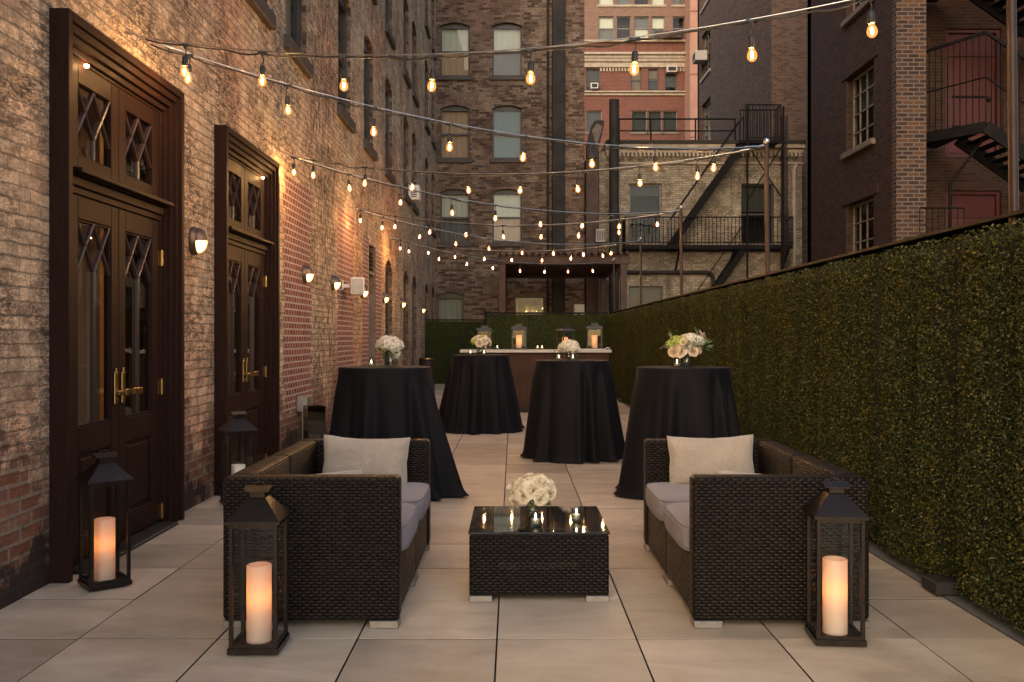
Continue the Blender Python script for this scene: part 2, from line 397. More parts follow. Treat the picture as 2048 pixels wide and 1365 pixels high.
    def blind(name, c, stripe=40):
        T = NT(name)
        w = T.n('TexWave', {'wave_type': 'BANDS', 'bands_direction': 'X'}, Vector=T.obj(), Scale=float(stripe)/6, Distortion=2.5, Detail=3.0).outputs[1]
        cc = T.mix(T.math('MULTIPLY', w, .35), c, tuple(x*.72 for x in c))
        return T.done(T.pbr(cc, .9))
    M['blind_pale'] = blind('pale_green_blind', (.62,.63,.52))
    M['blind_beige'] = blind('beige_blind', (.50,.34,.23))
    M['blind_grey'] = blind('grey_net_curtain', (.15,.155,.145))
    M['blind_teal'] = blind('teal_curtain', (.09,.18,.185))
    M['blind_cream'] = blind('cream_roller_blind', (.32,.325,.255), 4)
    M['room_dark'] = simple('unlit_room', (.03,.027,.025), .9)
    # leaves
    def leaf(name, stops, rough=.5):
        T = NT(name); g = T.n('NewGeometry')
        c = T.ramp(g.outputs['Random Per Island'], stops)
        big = T.sstep(T.noise(T.n('Mapping', Vector=T.pos(), Scale=(1,1.6,.5)).outputs[0], 1.3, 5), .35, .65)
        c = T.mix(T.math('MULTIPLY', big, .8), c, T.mix(1.0, c, (1.5,1.12,.65), 'MULTIPLY'))
        d = T.pbr(c, rough, 0, None, Specular_IOR_Level=.35)
        return T.done(T.n('MixShader', i0=.18, i1=d, i2=T.n('BsdfTranslucent', Color=c)).outputs[0])
    M['boxwood'] = leaf('boxwood_leaves', [(0, (.007,.014,.003)), (.35, (.018,.031,.006)), (.7, (.046,.056,.011)), (1, (.12,.112,.026))])
    M['boxwood_green_lit'] = leaf('lit_green_boxwood_leaves', [(0, (.012,.028,.005)), (.35, (.032,.066,.012)), (.7, (.070,.105,.020)), (1, (.15,.165,.040))])  # greener leaf copy, with the far hedges' brighter light put into its colour
    M['hedge_back'] = simple('dark_hedge_mat', (.012,.018,.008), .9)
    M['leaf'] = leaf('bouquet_foliage', [(0, (.035,.085,.03)), (.5, (.07,.15,.045)), (1, (.13,.22,.07))])
    M['lime_petal'] = leaf('lime_green_petals', [(0, (.22,.34,.06)), (.5, (.34,.46,.12)), (1, (.5,.58,.25))])
    M['grey_leaf'] = leaf('blue_grey_succulent', [(0, (.16,.24,.22)), (1, (.32,.40,.36))])
    def petal(name, a, b):
        T = NT(name); g = T.n('NewGeometry')
        c = T.ramp(g.outputs['Random Per Island'], [(0, a), (1, b)])
        d = T.pbr(c, .6, 0, None, Specular_IOR_Level=.25)
        return T.done(T.n('MixShader', i0=.3, i1=d, i2=T.n('BsdfTranslucent', Color=c)).outputs[0])
    M['rose_white'] = petal('cream_white_petals', (.82,.72,.52), (.88,.83,.70))
    M['hydrangea'] = petal('white_hydrangea_petals', (.80,.76,.62), (.88,.86,.77))
    M['rose_peach'] = petal('peach_petals', (.74,.58,.42), (.82,.71,.56))
    M['mauve'] = petal('mauve_petals', (.30,.20,.24), (.44,.32,.34))
    # emitters
    def emit(name, core, edge, strength):
        T = NT(name)
        lw = T.n('LayerWeight', Blend=.35).outputs[1]
        c = T.mix(lw, core, edge)
        e = T.n('Emission', Color=c, Strength=strength)
        return T.done(e.outputs[0])
    T = NT('amber_bulb_glass'); fc = T.n('LayerWeight', Blend=.5).outputs[1]
    em = T.n('Emission', Color=T.mix(fc, (1,.39,.10), (1,.26,.045)), Strength=T.math('MULTIPLY_ADD', fc, .10, .22))
    M['bulb'] = T.done(T.n('AddShader', i0=em, i1=T.n('BsdfTransparent', Color=(1,.86,.62))).outputs[0])
    M['filament'] = emit('glowing_filament', (1,.59,.28), (1,.59,.28), 690)
    for q, k in ((2, 540), (3, 870)): M['filament%d' % q] = emit('glowing_filament', (1,.61,.30), (1,.61,.30), k)
    M['diffuser'] = emit('lit_lamp_diffuser', (1,.52,.17), (.75,.22,.03), 2.6)
    M['flame'] = emit('candle_flame', (1,.78,.42), (1,.45,.12), 9)
    M['downlight'] = emit('downlight_lens', (1,.56,.22), (1,.5,.2), 45)
    # LED candle shell: thin translucent wax lit from inside
    T = NT('translucent_led_candle_wax')
    c = T.ramp(T.noise(T.obj(), 14, 4), [(.3, (.80,.70,.58)), (.7, (.86,.77,.66))])
    d = T.pbr(c, .5, 0, None)
    tr = T.n('BsdfTranslucent', Color=(.90,.50,.22))
    M['led_wax'] = T.done(T.n('MixShader', i0=.45, i1=d, i2=tr).outputs[0])
materials()
# ------------------------------------------------------------------ setting
def P_E(x0): return lambda u, d, z: (x0-d, u, z)      # wall facing +X
def P_S(y0): return lambda u, d, z: (u, y0+d, z)      # wall facing -Y
def P_W(x0): return lambda u, d, z: (x0+d, u, z)      # wall facing -X
ROT = {'E': PI/2, 'S': 0.0, 'W': -PI/2}

def wall(mb, fn, u0, u1, z0, z1, holes, t=.3, mi=0, ri=None):
    ri = mi if ri is None else ri
    us = sorted(set([u0, u1] + [h[i] for h in holes for i in (0, 1)]))
    zs = sorted(set([z0, z1] + [h[i] for h in holes for i in (2, 3)]))
    # long cells are fine: the brick pattern follows the flat UVs
    for a, b in zip(us, us[1:]):
        for c, d in zip(zs, zs[1:]):
            um, zm = (a+b)/2, (c+d)/2
            if any(h[0] < um < h[1] and h[2] < zm < h[3] for h in holes): continue
            mb.quad(fn(a,0,c), fn(b,0,c), fn(b,0,d), fn(a,0,d), mi)
            mb.quad(fn(a,t,c), fn(a,t,d), fn(b,t,d), fn(b,t,c), mi)
    for h in holes:
        a, b, c, d = h[:4]
        rise = h[4] if len(h) > 4 else 0
        mb.quad(fn(a,0,c), fn(a,t,c), fn(a,t,d), fn(a,0,d), ri)
        mb.quad(fn(b,0,c), fn(b,0,d), fn(b,t,d), fn(b,t,c), ri)
        mb.quad(fn(a,0,d), fn(a,t,d), fn(b,t,d), fn(b,0,d), ri)
        mb.quad(fn(a,0,c), fn(b,0,c), fn(b,t,c), fn(a,t,c), mi)
        if rise:
            w = b-a; rad = (w*w/4 + rise*rise)/(2*rise); n = 10
            arc = []
            for i in range(n+1):
                x = -w/2 + w*i/n
                arc.append((a+w/2+x, d-rise + math.sqrt(max(0, rad*rad-x*x)) - (rad-rise)))
            for (p, q) in zip(arc, arc[1:]):
                mb.quad(fn(p[0],0,p[1]), fn(q[0],0,q[1]), fn(q[0],0,d+.0005), fn(p[0],0,d+.0005), mi)
                mb.quad(fn(p[0],0,p[1]), fn(p[0],t,p[1]), fn(q[0],t,q[1]), fn(q[0],0,q[1]), ri)
    for (a, b) in ((u0, u0), (u1, u1)):
        mb.quad(fn(a,0,z0), fn(a,0,z1), fn(a,t,z1), fn(a,t,z0), mi)
    mb.quad(fn(u0,0,z1), fn(u1,0,z1), fn(u1,t,z1), fn(u0,t,z1), mi)

WCACHE = {}
def window(parent, face, fn, u, z0, w, h, rise=0.0, recess=.14, style='sash', blinds=('blind_pale', 'blind_beige'), split=1.0, sill='sillstone', frame='window_dark', pane='pane', grid=None, sillh=.13, sillp=.07):
    """one window = part 'window' (frame) with sub-parts pane, blind, sill"""
    key = (w, h, rise, recess, style, blinds, split, sill, frame, pane, grid, sillh)
    if key not in WCACHE:
        f = MB(); b = .055; hg = h - rise*.9
        d0, d1 = recess, recess+.09
        f.box(-w/2+.002, -w/2+b, d0, d1, .002, h-.002); f.box(w/2-b, w/2-.002, d0, d1, .002, h-.002)
        f.box(-w/2+b, w/2-b, d0, d1, .002, b); f.box(-w/2+b, w/2-b, d0, d1, hg-b, h-.002)
        if style == 'sash':
            f.box(-w/2+b, w/2-b, d0+.02, d1-.01, hg/2-.03, hg/2+.03)
        if grid:
            nx, nz = grid
            for i in range(1, nx): f.box(-w/2+w*i/nx-.014, -w/2+w*i/nx+.014, d0+.01, d0+.05, b, hg-b)
            for j in range(1, nz): f.box(-w/2+b, w/2-b, d0+.012, d0+.052, hg*j/nz-.016, hg*j/nz+.016)
        # dim room seen behind the blinds
        rd = d1+.55
        x0, x1 = -w/2+.004, w/2-.004
        f.quad((x0,rd,.004),(x1,rd,.004),(x1,rd,h),(x0,rd,h),1)
        f.quad((x0,d1,.004),(x0,rd,.004),(x0,rd,h),(x0,d1,h),1); f.quad((x1,d1,.004),(x1,d1,h),(x1,rd,h),(x1,rd,.004),1)
        f.quad((x0,d1,h),(x0,rd,h),(x1,rd,h),(x1,d1,h),1); f.quad((x0,d1,.004),(x1,d1,.004),(x1,rd,.004),(x0,rd,.004),1)
        g = MB(); g.quad((-w/2+b,d0+.035,b),(w/2-b,d0+.035,b),(w/2-b,d0+.035,hg-b),(-w/2+b,d0+.035,hg-b))
        ms = {'window': (f.mesh('window', [M[frame], M['room_dark']]), None), 'pane': (g.mesh('pane', M[pane]), None)}
        if blinds:
            bt, bb = blinds; q = MB(); y = d1+.03
            zt = hg-b*.5; zs_ = zt - (zt-b*.5)*split*.5 if bb else zt-(zt-b*.5)*split
            n = 14
            def strip(z0_, z1_, mi):
                for i in range(n):
                    xa = -w/2+.02+(w-.04)*i/n; xb = -w/2+.02+(w-.04)*(i+1)/n
                    ya = y+.012*math.sin(i*2.1); yb = y+.012*math.sin((i+1)*2.1)
                    q.add([(xa,ya,z0_),(xb,yb,z0_),(xb,yb,z1_),(xa,ya,z1_)], [(0,1,2,3)], mi, True)
            strip(zs_, zt, 0)
            mats = [M[bt]]
            if bb: strip(b*.5, zs_-.001, 1); mats.append(M[bb])
            ms['blind'] = (q.mesh('blind', mats), None)
        if sill:
            s = MB(); s.bbox(-w/2-.09, w/2+.09, -sillp, recess+.02, -sillh, -.002, .012)
            ms['sill'] = (s.mesh('sill', M[sill], True), None)
        WCACHE[key] = ms
    ms = WCACHE[key]
    root = link('window', ms['window'][0], parent, fn(u, 0, z0)); root.rotation_euler.z = ROT[face]
    for k in ('pane', 'blind', 'sill'):
        if k in ms: link(k, ms[k][0], root)
    return root

# --- terrace floor of separate pavers, open joints
TS = .61; GX0 = -.07; GY0 = 5.224
mb = MB(); g = .0036; bv = .0014
XL, XR, YN, YF = -2.48, 2.18, -2.5, 25.7
i0 = math.floor((XL-GX0)/TS); i1 = math.ceil((XR-GX0)/TS)
j0 = math.floor((YN-GY0)/TS); j1 = math.ceil((YF-GY0)/TS)
for i in range(i0, i1):
    stag = rng.uniform(-.018, .018)
    for j in range(j0, j1):
        a = max(XL, GX0+i*TS+g); b = min(XR, GX0+(i+1)*TS-g); c = GY0+j*TS+g+stag*.4; d = GY0+(j+1)*TS-g+stag*.4
        if b-a < .03: continue
        z = rng.uniform(-.0012, .0012)
        vs = [(a,c,-.03),(b,c,-.03),(b,d,-.03),(a,d,-.03),(a,c,z-bv),(b,c,z-bv),(b,d,z-bv),(a,d,z-bv),(a+bv,c+bv,z),(b-bv,c+bv,z),(b-bv,d-bv,z),(a+bv,d-bv,z)]
        o_ = len(mb.v)
        mb.add(vs, [(8,9,10,11),(4,5,9,8),(5,6,10,9),(6,7,11,10),(7,4,8,11)])
        for q_ in ((0,1,5,4),(1,2,6,5),(2,3,7,6),(3,0,4,7)): mb.f.append([i_+o_ for i_ in q_]); mb.mi.append(1); mb.sm.append(False)
mb.box(XL-.3, 2.75, YN, 29.4, -.4, -.032, 1)
tag(mb.build('floor', [M['paver'], M['black']]), 'large beige porcelain pavers with dark open joints', 'terrace floor', kind='structure')
mb = MB(); mb.quad((-60,-60,-4),(90,-60,-4),(90,140,-4),(-60,140,-4))
tag(mb.build('ground', M['asphalt']), 'dark alley ground below the terrace', 'ground', kind='structure')
mb = MB()
for k in range(14):
    mb.bbox(2.19, 2.46, -2.5+k*1.75, -2.5+(k+1)*1.75-.006, -.03, .008, .004)
tag(mb.build('kerb', M['concrete']), 'grey concrete kerb strip under the long hedge', 'kerb', kind='structure')

# ------------------------------------------------------------------ left building
LX = -2.48
left = empty('brick_building', (0,0,0), 0, 'old brick building with peeling cream paint and brown double doors along the terrace', 'building')
fn = P_E(LX)
cols = [8.75, 10.5, 13.5, 15.75, 18.3, 21.25, 23.05, 26.3, 28.4]
holes = []; wins = []
bl = [('blind_grey', None), ('blind_pale', 'blind_grey'), None]
for ci, y in enumerate(cols):
    for ri, (z, h) in enumerate(((4.6, 1.85), (7.38, 1.85), (10.2, 1.85))):
        if (ri == 1 and y < 13) or (ri == 2 and y < 18): continue
        holes.append((y-.5, y+.5, z, z+h, .16)); wins.append((y, z, 1.0, h, .16, (ci+ri) % 3))
for y in cols[4:]:
    holes.append((y-.5, y+.5, .25, 2.85, .2)); wins.append((y, .25, 1.0, 2.6, .2, 2))
DOORS = [5.765, 8.47]
for y in DOORS: holes.append((y-.74, y+.74, 0, 2.98))
holes.append((15.78, 16.55, 0, 2.92))
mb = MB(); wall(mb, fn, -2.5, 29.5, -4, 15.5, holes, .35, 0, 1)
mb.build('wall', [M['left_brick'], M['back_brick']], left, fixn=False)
for (y, z, w, h, r, b) in wins:
    window(left, 'E', fn, y, z, w, h, r, .065, 'sash', bl[b] if z > 3 else None, .9, 'sillstone', 'window_dark', 'dark_pane' if z < 3 else 'pane', sillh=.16)
# dim room behind the glazed doors
mb = MB()
mb.box(-6.5, -6.4, 3.5, 11.5, 0, 3.2); mb.box(-6.4, -2.84, 3.4, 3.5, 0, 3.2); mb.box(-6.4, -2.84, 11.5, 11.6, 0, 3.2)
mb.box(-6.4, -2.84, 3.5, 11.5, 3.2, 3.3); mb.box(-6.4, -2.84, 3.5, 11.5, -.1, -.005)
mb.build('inner_room', M['interior'], left)
mb = MB()
for yc in (4.35, 5.05, 6.5, 7.15, 7.85, 9.15, 9.8):
    n = 22
    for k in range(n):
        a, b = yc-.16+.32*k/n, yc-.16+.32*(k+1)/n
        mb.add([(-3.02+.025*math.sin(k*1.25),a,.02),(-3.02+.025*math.sin((k+1)*1.25),b,.02),(-3.02+.025*math.sin((k+1)*1.25),b,3.0),(-3.02+.025*math.sin(k*1.25),a,3.0)], [(0,1,2,3)], 0, True)
mb.build('curtain', M['blind_beige'], left, fixn=False)
mb = MB()
mb.box(-6.395, -6.36, 3.5, 11.5, .0, .95); mb.box(-6.395, -6.34, 3.5, 11.5, .95, 1.0); mb.box(-6.395, -6.34, 3.5, 11.5, 0, .14)
for i in range(12): mb.box(-6.36, -6.345, 3.6+i*.66, 3.64+i*.66, .14, .95)
mb.build('wainscot', M['door'], left)
mb = MB(); mb.box(-3.7, -3.6, 15.6, 16.8, 0, 3); mb.box(-3.6,-2.84,15.55,15.6,0,3); mb.box(-3.6,-2.84,16.8,16.85,0,3); mb.box(-3.6,-2.84,15.6,16.8,3,3.05)
mb.build('dark_passage', M['room_dark'], left)
mb = MB()
for k in range(6): mb.add([(LX-.16,15.8,2.50+k*.068),(LX-.02,15.8,2.46+k*.068),(LX-.02,16.53,2.46+k*.068),(LX-.16,16.53,2.50+k*.068)], [(0,1,2,3)])
mb.box(LX-.2, LX-.01, 15.782, 15.82, 0, 2.918); mb.box(LX-.2, LX-.01, 16.51, 16.548, 0, 2.918); mb.box(LX-.2, LX-.01, 15.82, 16.51, 2.42, 2.46)
mb.build('louvre_vent', M['old_stone'], left, fixn=False)
mb = MB(); mb.box(LX-.24, LX-.19, 15.83, 16.5, .01, 2.42); mb.box(LX-.19, LX-.175, 15.9, 16.43, .3, 1.0); mb.box(LX-.19, LX-.175, 15.9, 16.43, 1.15, 2.2)
mb.build('service_door', M['window_dark'], left)

DC = {}
def double_door(parent, yc):
    """parts: door_casing, two door_leaf (> pane, handle, hinge), two transom_panel (> pane), threshold"""
    loc = fn(yc, 0, 0)
    def put(name, me, par=None):
        o = link(name, me, par or parent)
        if par is None: o.location = loc; o.rotation_euler.z = PI/2
        return o
    if not DC:
        D = M['door']
        # stepped casing: (inner half width, outer half width, proud)
        c = MB(); steps = [(.815,.865,.105),(.770,.815,.082),(.728,.770,.058),(.690,.728,.030),(.670,.690,.008)]
        for a, b, p in steps:
            for s in (-1, 1):
                x0, x1 = (a, b) if s > 0 else (-b, -a)
                c.bbox(x0, x1, -p, .12, .0, 3.08-(.865-b), .004)
            zt = 3.08-(.865-b)
            c.bbox(-a, a, -p, .12, zt-(b-a), zt, .004)
        c.box(-.865, .865, .0, .30, 2.93, 2.975)
        c.box(-.738, -.672, .12, .3, 0, 2.93); c.box(.672, .738, .12, .3, 0, 2.93)
        # transom rail: stepped moulding
        c.bbox(-.672, .672, -.060, .10, 2.225, 2.268, .006); c.bbox(-.672, .672, -.030, .10, 2.17, 2.224, .006); c.bbox(-.672, .672, -.012, .10, 2.13, 2.169, .004)
        c.bbox(-.69, .69, -.095, -.060, 2.232, 2.262, .006)
        DC['casing'] = c.mesh('door_casing', D, True)
        def lattice(f, x0, x1, zt, hx, zb):
            """two crossed pairs under the head, a mullion below"""
            xm = (x0+x1)/2; zx = zt-hx
            for (p, q) in (((x0,zt),(xm,zx)),((xm,zt),(x1,zx)),((x0,zx),(xm,zt)),((xm,zx),(x1,zt))):
                f.bar((p[0],.014,p[1]), (q[0],.014,q[1]), .030, .017, up=(0,1,0)) if False else None
                L = Vector((q[0]-p[0], 0, q[1]-p[1]))
                n = Vector((-L.z, 0, L.x)).normalized()*.0115
                vs = []
                for (px, pz) in (p, q):
                    for (s, d) in ((-1, .027), (-.8, .008), (0, .002), (.8, .008), (1, .027)):
                        vs.append((px+n.x*s, d, pz+n.z*s))
                f.add(vs, [(0,1,6,5),(1,2,7,6),(2,3,8,7),(3,4,9,8),(4,0,5,9)], 1)
            f.bbox(xm-.012, xm+.012, .003, .030, zb, zx+.01, .006, 1, 1)
        leaves = []
        for s in (-1, 1):
            f = MB(); x0, x1 = (-.668, -.003) if s < 0 else (.003, .668)
            gi, go = .10, .13
            gx0, gx1 = (x0+go, x1-gi) if s < 0 else (x0+gi, x1-go)
            zt, zb = 1.995, .80
            f.bbox(x0, gx0, .0, .05, .03, 2.128, .004); f.bbox(gx1, x1, .0, .05, .03, 2.128, .004)
            f.bbox(gx0, gx1, .0, .05, zt, 2.128, .004); f.bbox(gx0, gx1, .0, .05, .66, zb, .004); f.bbox(gx0, gx1, .0, .05, .03, .17, .004)
            # raised field panel with moulding
            f.box(gx0, gx1, .022, .045, .17, .66)
            for (a, b, cc, d) in ((gx0,gx1,.17,.188),(gx0,gx1,.642,.66)): f.bbox(a, b, .004, .024, cc, d, .005)
            for (a, b) in ((gx0,gx0+.018),(gx1-.018,gx1)): f.bbox(a, b, .004, .024, .188, .642, .005)
            f.bbox(gx0+.045, gx1-.045, .008, .024, .215, .615, .012)
            for (a, b, cc, d) in ((gx0,gx1,zb,zb+.014),(gx0,gx1,zt-.014,zt),): f.bbox(a, b, .008, .03, cc, d, .004)
            for (a, b) in ((gx0,gx0+.012),(gx1-.012,gx1)): f.bbox(a, b, .008, .03, zb+.014, zt-.014, .004)
            lattice(f, gx0+.006, gx1-.006, zt-.006, .285, zb)
            g = MB(); g.quad((gx0,.026,zb),(gx1,.026,zb),(gx1,.026,zt),(gx0,.026,zt))
            h = MB(); hx = x1-.05 if s < 0 else x0+.05
            h.bbox(hx-.024, hx+.024, -.012, .0, .90, 1.10, .006, 2); h.rod((hx,-.006,1.10),(hx,-.006,1.125), .010)
            h.rod((hx,-.012,.975),(hx,-.062,.975), .014, 10); h.bbox(hx-.03 if s < 0 else hx-.02, hx+.02 if s < 0 else hx+.115, -.085, -.055, .955, .995, .005)
            if s < 0: h.bbox(hx-.115, hx-.03, -.078, -.06, .962, .988, .004)
            h.rod((hx,-.02,.93),(hx,-.012,.93), .012)
            hgs = []; xx = x1-.004 if s > 0 else x0+.004
            for z in (1.87, .97, .10):
                hg = MB(); hg.rod((xx,-.016,z-.05),(xx,-.016,z+.05), .012, 10); hg.box(xx-.03, xx+.001, -.006, -.0005, z-.05, z+.05)
                for q in (-.054, .052): hg.rod((xx,-.016,z+q),(xx,-.016,z+q+.006), .009)
                hgs.append(hg.mesh('hinge', M['brass'], True))
            leaves.append((f.mesh('door_leaf', [D, M['muntin']], True), g.mesh('pane', M['door_glass']), h.mesh('handle', M['brass'], True), hgs))
        DC['leaves'] = leaves
        tr = []
        for s in (-1, 1):
            f = MB(); x0, x1 = (-.668, -.002) if s < 0 else (.002, .668)
            gx0, gx1 = (x0+.13, x1-.105) if s < 0 else (x0+.105, x1-.13); zb, zt = 2.36, 2.77
            f.bbox(x0, gx0, .0, .05, 2.27, 2.93, .004); f.bbox(gx1, x1, .0, .05, 2.27, 2.93, .004)
            f.bbox(gx0, gx1, .0, .05, 2.27, zb, .004); f.bbox(gx0, gx1, .0, .05, zt, 2.93, .004)
            lattice(f, gx0+.004, gx1-.004, zt-.004, .285, zb)
            g = MB(); g.quad((gx0,.026,zb),(gx1,.026,zb),(gx1,.026,zt),(gx0,.026,zt))
            tr.append((f.mesh('transom_panel', [D, M['muntin']], True), g.mesh('pane', M['door_glass'])))
        DC['tr'] = tr
        t = MB(); t.bbox(-.68, .68, -.13, .25, -.002, .022, .006)
        for k in range(5): t.box(-.66, .66, -.12+k*.022, -.108+k*.022, .022, .026)
        DC['sill'] = t.mesh('threshold', M['black'], True)
        d = MB(); d.lathe([(0,0),(.03,0),(.034,.004),(.034,.012)], 16, (-.40,-.03,2.915)); d.lathe([(0,0),(.03,0),(.034,.004),(.034,.012)], 16, (.40,-.03,2.915))
        DC['down'] = d.mesh('downlight', M['downlight'])
    put('door_casing', DC['casing'])
    for f, g, h, hg in DC['leaves']:
        o = put('door_leaf', f); link('pane', g, o); link('handle', h, o)
        for q in hg: link('hinge', q, o)
    for f, g in DC['tr']:
        o = put('transom_panel', f); link('pane', g, o)
    put('threshold', DC['sill'])
for y in DOORS: double_door(left, y)
# soffit under each door head holds two small lit downlights
for y, s in zip(DOORS, (-.50, .50)):
    if True:
        mb = MB(); mb.lathe([(.0,0),(.010,0),(.012,.003),(.012,.014)], 14, (LX+.03, y+s, 2.868)); mb.build('downlight', M['downlight'], left)

# ------------------------------------------------------------------ back building
BY = 29.5; sc_ = BY/1833
back = empty('brick_building', (0,BY,0), 0, 'brown brick building closing the far end, arched sash windows with pale blinds', 'building')
back.location = (0,0,0)
fb = P_S(BY)
holes = []; wl = []
BW = [('blind_pale','blind_beige'), ('blind_pale','blind_grey'), ('blind_beige','blind_beige'), ('blind_teal','blind_teal'), ('blind_pale','blind_grey'), ('blind_pale','blind_beige')]
k = 0
for z in (9.72, 7.06, 4.36):
    for u in (-1.87, -.19):
        holes.append((u-.48, u+.48, z, z+1.72, .12)); wl.append((u, z, .96, 1.72, .12, BW[k])); k += 1
for z in (12.4,):
    for u in (-1.87, -.19): holes.append((u-.48, u+.48, z, z+1.72, .12)); wl.append((u, z, .96, 1.72, .12, BW[k%6])); k += 1
for u, w in ((-2.02, .86), (.53, 1.0)):
    holes.append((u-w/2, u+w/2, .6, 2.75, .14)); wl.append((u, .6, w, 2.15, .14, ('blind_cream', None)))
mb = MB(); wall(mb, fb, -2.48, 2.30, -4, 17, holes, .3)
mb.box(2.0, 2.299, BY+.3, BY+9, -4, 17); mb.box(-2.48, 2.0, BY+8.7, BY+9, -4, 17); mb.box(-2.48, 2.0, BY+.3, BY+8.7, 16.8, 17)
mb.build('wall', M['back_brick'], back, fixn=False)
for (u, z, w, h, r, b) in wl:
    window(back, 'S', fb, u, z, w, h, r, .12, 'sash', b, 1.0 if b[1] else .95, 'sillstone', 'window_dark', 'pane', sillh=.15)
mb = MB()
mb.bbox(1.25, 1.66, BY-.30, BY-.002, -.5, 16.9, .02)
for z in range(0, 17, 2): mb.box(1.24, 1.67, BY-.31, BY-.004, z+.3, z+.36)
mb.rod((1.12,BY-.07,-.5),(1.12,BY-.07,16.5), .035)
tag(mb.build('exhaust_duct', M['soot_metal']), 'tall square sooty duct running up the brown brick wall', 'duct')
# rusty shaft, hooded vent, round flue between the brown and the cream building
mb = MB(); mb.bbox(2.32, 2.74, BY-.3, BY+.6, -4, 7.0, .02)
for z in (0, 1.5, 3.0, 4.5, 6.0): mb.box(2.31, 2.75, BY-.31, BY, z, z+.05)
tag(mb.build('rusty_shaft', M['rust_iron']), 'rust-brown square metal shaft between the brown and the cream building', 'shaft')
mb = MB()
fnv = lambda u, d, z: (u, d, z)
mb.prism([(2.36,7.02),(2.72,7.02),(2.72,7.25),(2.90,8.05),(2.90,8.22),(2.62,8.22),(2.50,8.05),(2.36,7.5)], lambda u,d,z:(u,d,z), BY-.28, BY+.2)
mb.quad((2.66,BY-.285,7.35),(2.86,BY-.285,8.05),(2.66,BY-.285,8.12),(2.52,BY-.285,7.9),1)
tag(mb.build('vent_hood', [M['soot_metal'], M['old_stone']]), 'hooded vent cowl on top of the rusty shaft', 'vent')
mb = MB(); mb.tube([(3.17,BY-.75,-.5),(3.17,BY-.75,8.75)], .155, 18)
for z in (1.2, 3.2, 5.2, 7.2): mb.lathe([(.158,0),(.17,.01),(.17,.06),(.158,.07)], 18, (3.17,BY-.75,z))
mb.tube([(3.17,BY-.75,.5),(3.34,BY-.75,.5),(3.34,BY-.75,1.4)], .07, 10)
tag(mb.build('round_flue', M['soot_metal']), 'thick round black flue pipe rising past the cream building roof', 'flue')
mb = MB(); mb.bbox(2.62, 2.92, BY-.55, BY-.31, 4.32, 4.72, .01)
for i in range(5): mb.box(2.65+i*.055, 2.68+i*.055, BY-.556, BY-.548, 4.36, 4.68, 1)
tag(mb.build('vent_box', [M['grey_metal'], M['black']]), 'small pale vent box on the rusty shaft beside the flue', 'vent')

# ------------------------------------------------------------------ cream two storey building
cream = empty('low_brick_building', (0,0,0), 0, 'low cream-painted brick building with dentil cornice behind the fire escape', 'building')
fc = P_S(BY)
holes = []; wl = []
for u, z, w, h in ((4.26,4.30,1.06,1.95),(7.87,4.30,1.06,1.95),(4.27,.9,1.1,2.05),(7.87,.9,1.06,2.05)):
    holes.append((u-w/2, u+w/2, z, z+h)); wl.append((u,z,w,h))
mb = MB(); wall(mb, fc, 2.98, 9.30, -4, 7.45, holes, .3)
mb.quad((2.76,BY-.1,-4),(2.97,BY-.1,-4),(2.97,BY-.1,7.3),(2.76,BY-.1,7.3)); mb.box(2.76,2.97,BY-.09,BY+.4,-4,7.3)
mb.box(2.98, 9.3, BY+.3, BY+1.4, 7.0, 7.2); mb.box(9.0, 9.3, BY+.3, BY+10, -4, 7.3)
mb.build('wall', M['beige_brick'], cream, fixn=False)
mb = MB()
mb.bbox(2.98, 9.34, BY-.20, BY-.002, 7.36, 7.50, .01); mb.bbox(2.98, 9.32, BY-.10, BY-.002, 7.22, 7.35, .01); mb.bbox(2.98, 9.32, BY-.05, BY-.002, 6.86, 6.93, .01)
for i in range(48): mb.box(3.0+i*.131, 3.07+i*.131, BY-.16, BY-.002, 7.10, 7.215)
for i in range(48): mb.box(3.02+i*.131, 3.05+i*.131, BY-.10, BY-.002, 7.03, 7.098)
mb.build('cornice', M['stone'], cream)
mb = MB(); mb.box(2.98, 9.36, BY-.26, BY+1.3, 7.505, 7.60)
mb.build('roof', M['soot_metal'], cream)
for i, (u, z, w, h) in enumerate(wl):
    window(cream, 'S', fc, u, z, w, h, 0, .10, 'sash', (('blind_grey',None),('blind_grey',None),('blind_grey',None),('blind_grey',None))[i], (.18,.45,.9,.5)[i], 'old_stone', 'window_steel' if i == 0 else 'window_dark', 'dark_pane', sillh=.12)
def iron(name, label, cat, build, mat='iron', group=None):
    mb = MB(); build(mb); return tag(mb.build(name, M[mat]), label, cat, group)
# roof railing
def f_(mb):
    y = BY-.12
    for z, r in ((8.30,.028),(7.92,.022)): mb.rod((3.34,y,z),(7.15,y,z), r, 6)
    for x in (3.4, 4.42, 5.85, 7.12): mb.rod((x,y,7.6),(x,y,8.30), .026, 6)
iron('roof_railing', 'plain iron pipe railing along the cream building roof edge', 'railing', f_)
# fire escape
FY = BY-.95
fe = empty('fire_escape', (0,0,0), 0, 'black iron fire escape with balcony and diagonal stairs on the cream building', 'fire escape')
mb = MB()
mb.box(3.5, 8.72, FY, FY+.06, 4.06, 4.18); mb.box(3.5, 8.72, BY-.06, BY-.01, 4.06, 4.18)
for i in range(53): mb.box(3.5+i*.1, 3.53+i*.1, FY+.06, BY-.06, 4.12, 4.16)
for x in (3.6, 5.2, 6.9, 8.6): mb.bar((x,FY+.05,4.06),(x,BY-.02,3.35), .05, .05)
mb.build('balcony_platform', M['iron'], fe)
def rail(mb, x0, x1, y, z0, z1, n, r=.011):
    mb.rod((x0,y,z1),(x1,y,z1), .022, 6); mb.rod((x0,y,z0+.08),(x1,y,z0+.08), .016, 6)
    for i in range(n+1):
        x = lerp(x0, x1, i/n); mb.rod((x,y,z0),(x,y,z1), r, 4, caps=False)
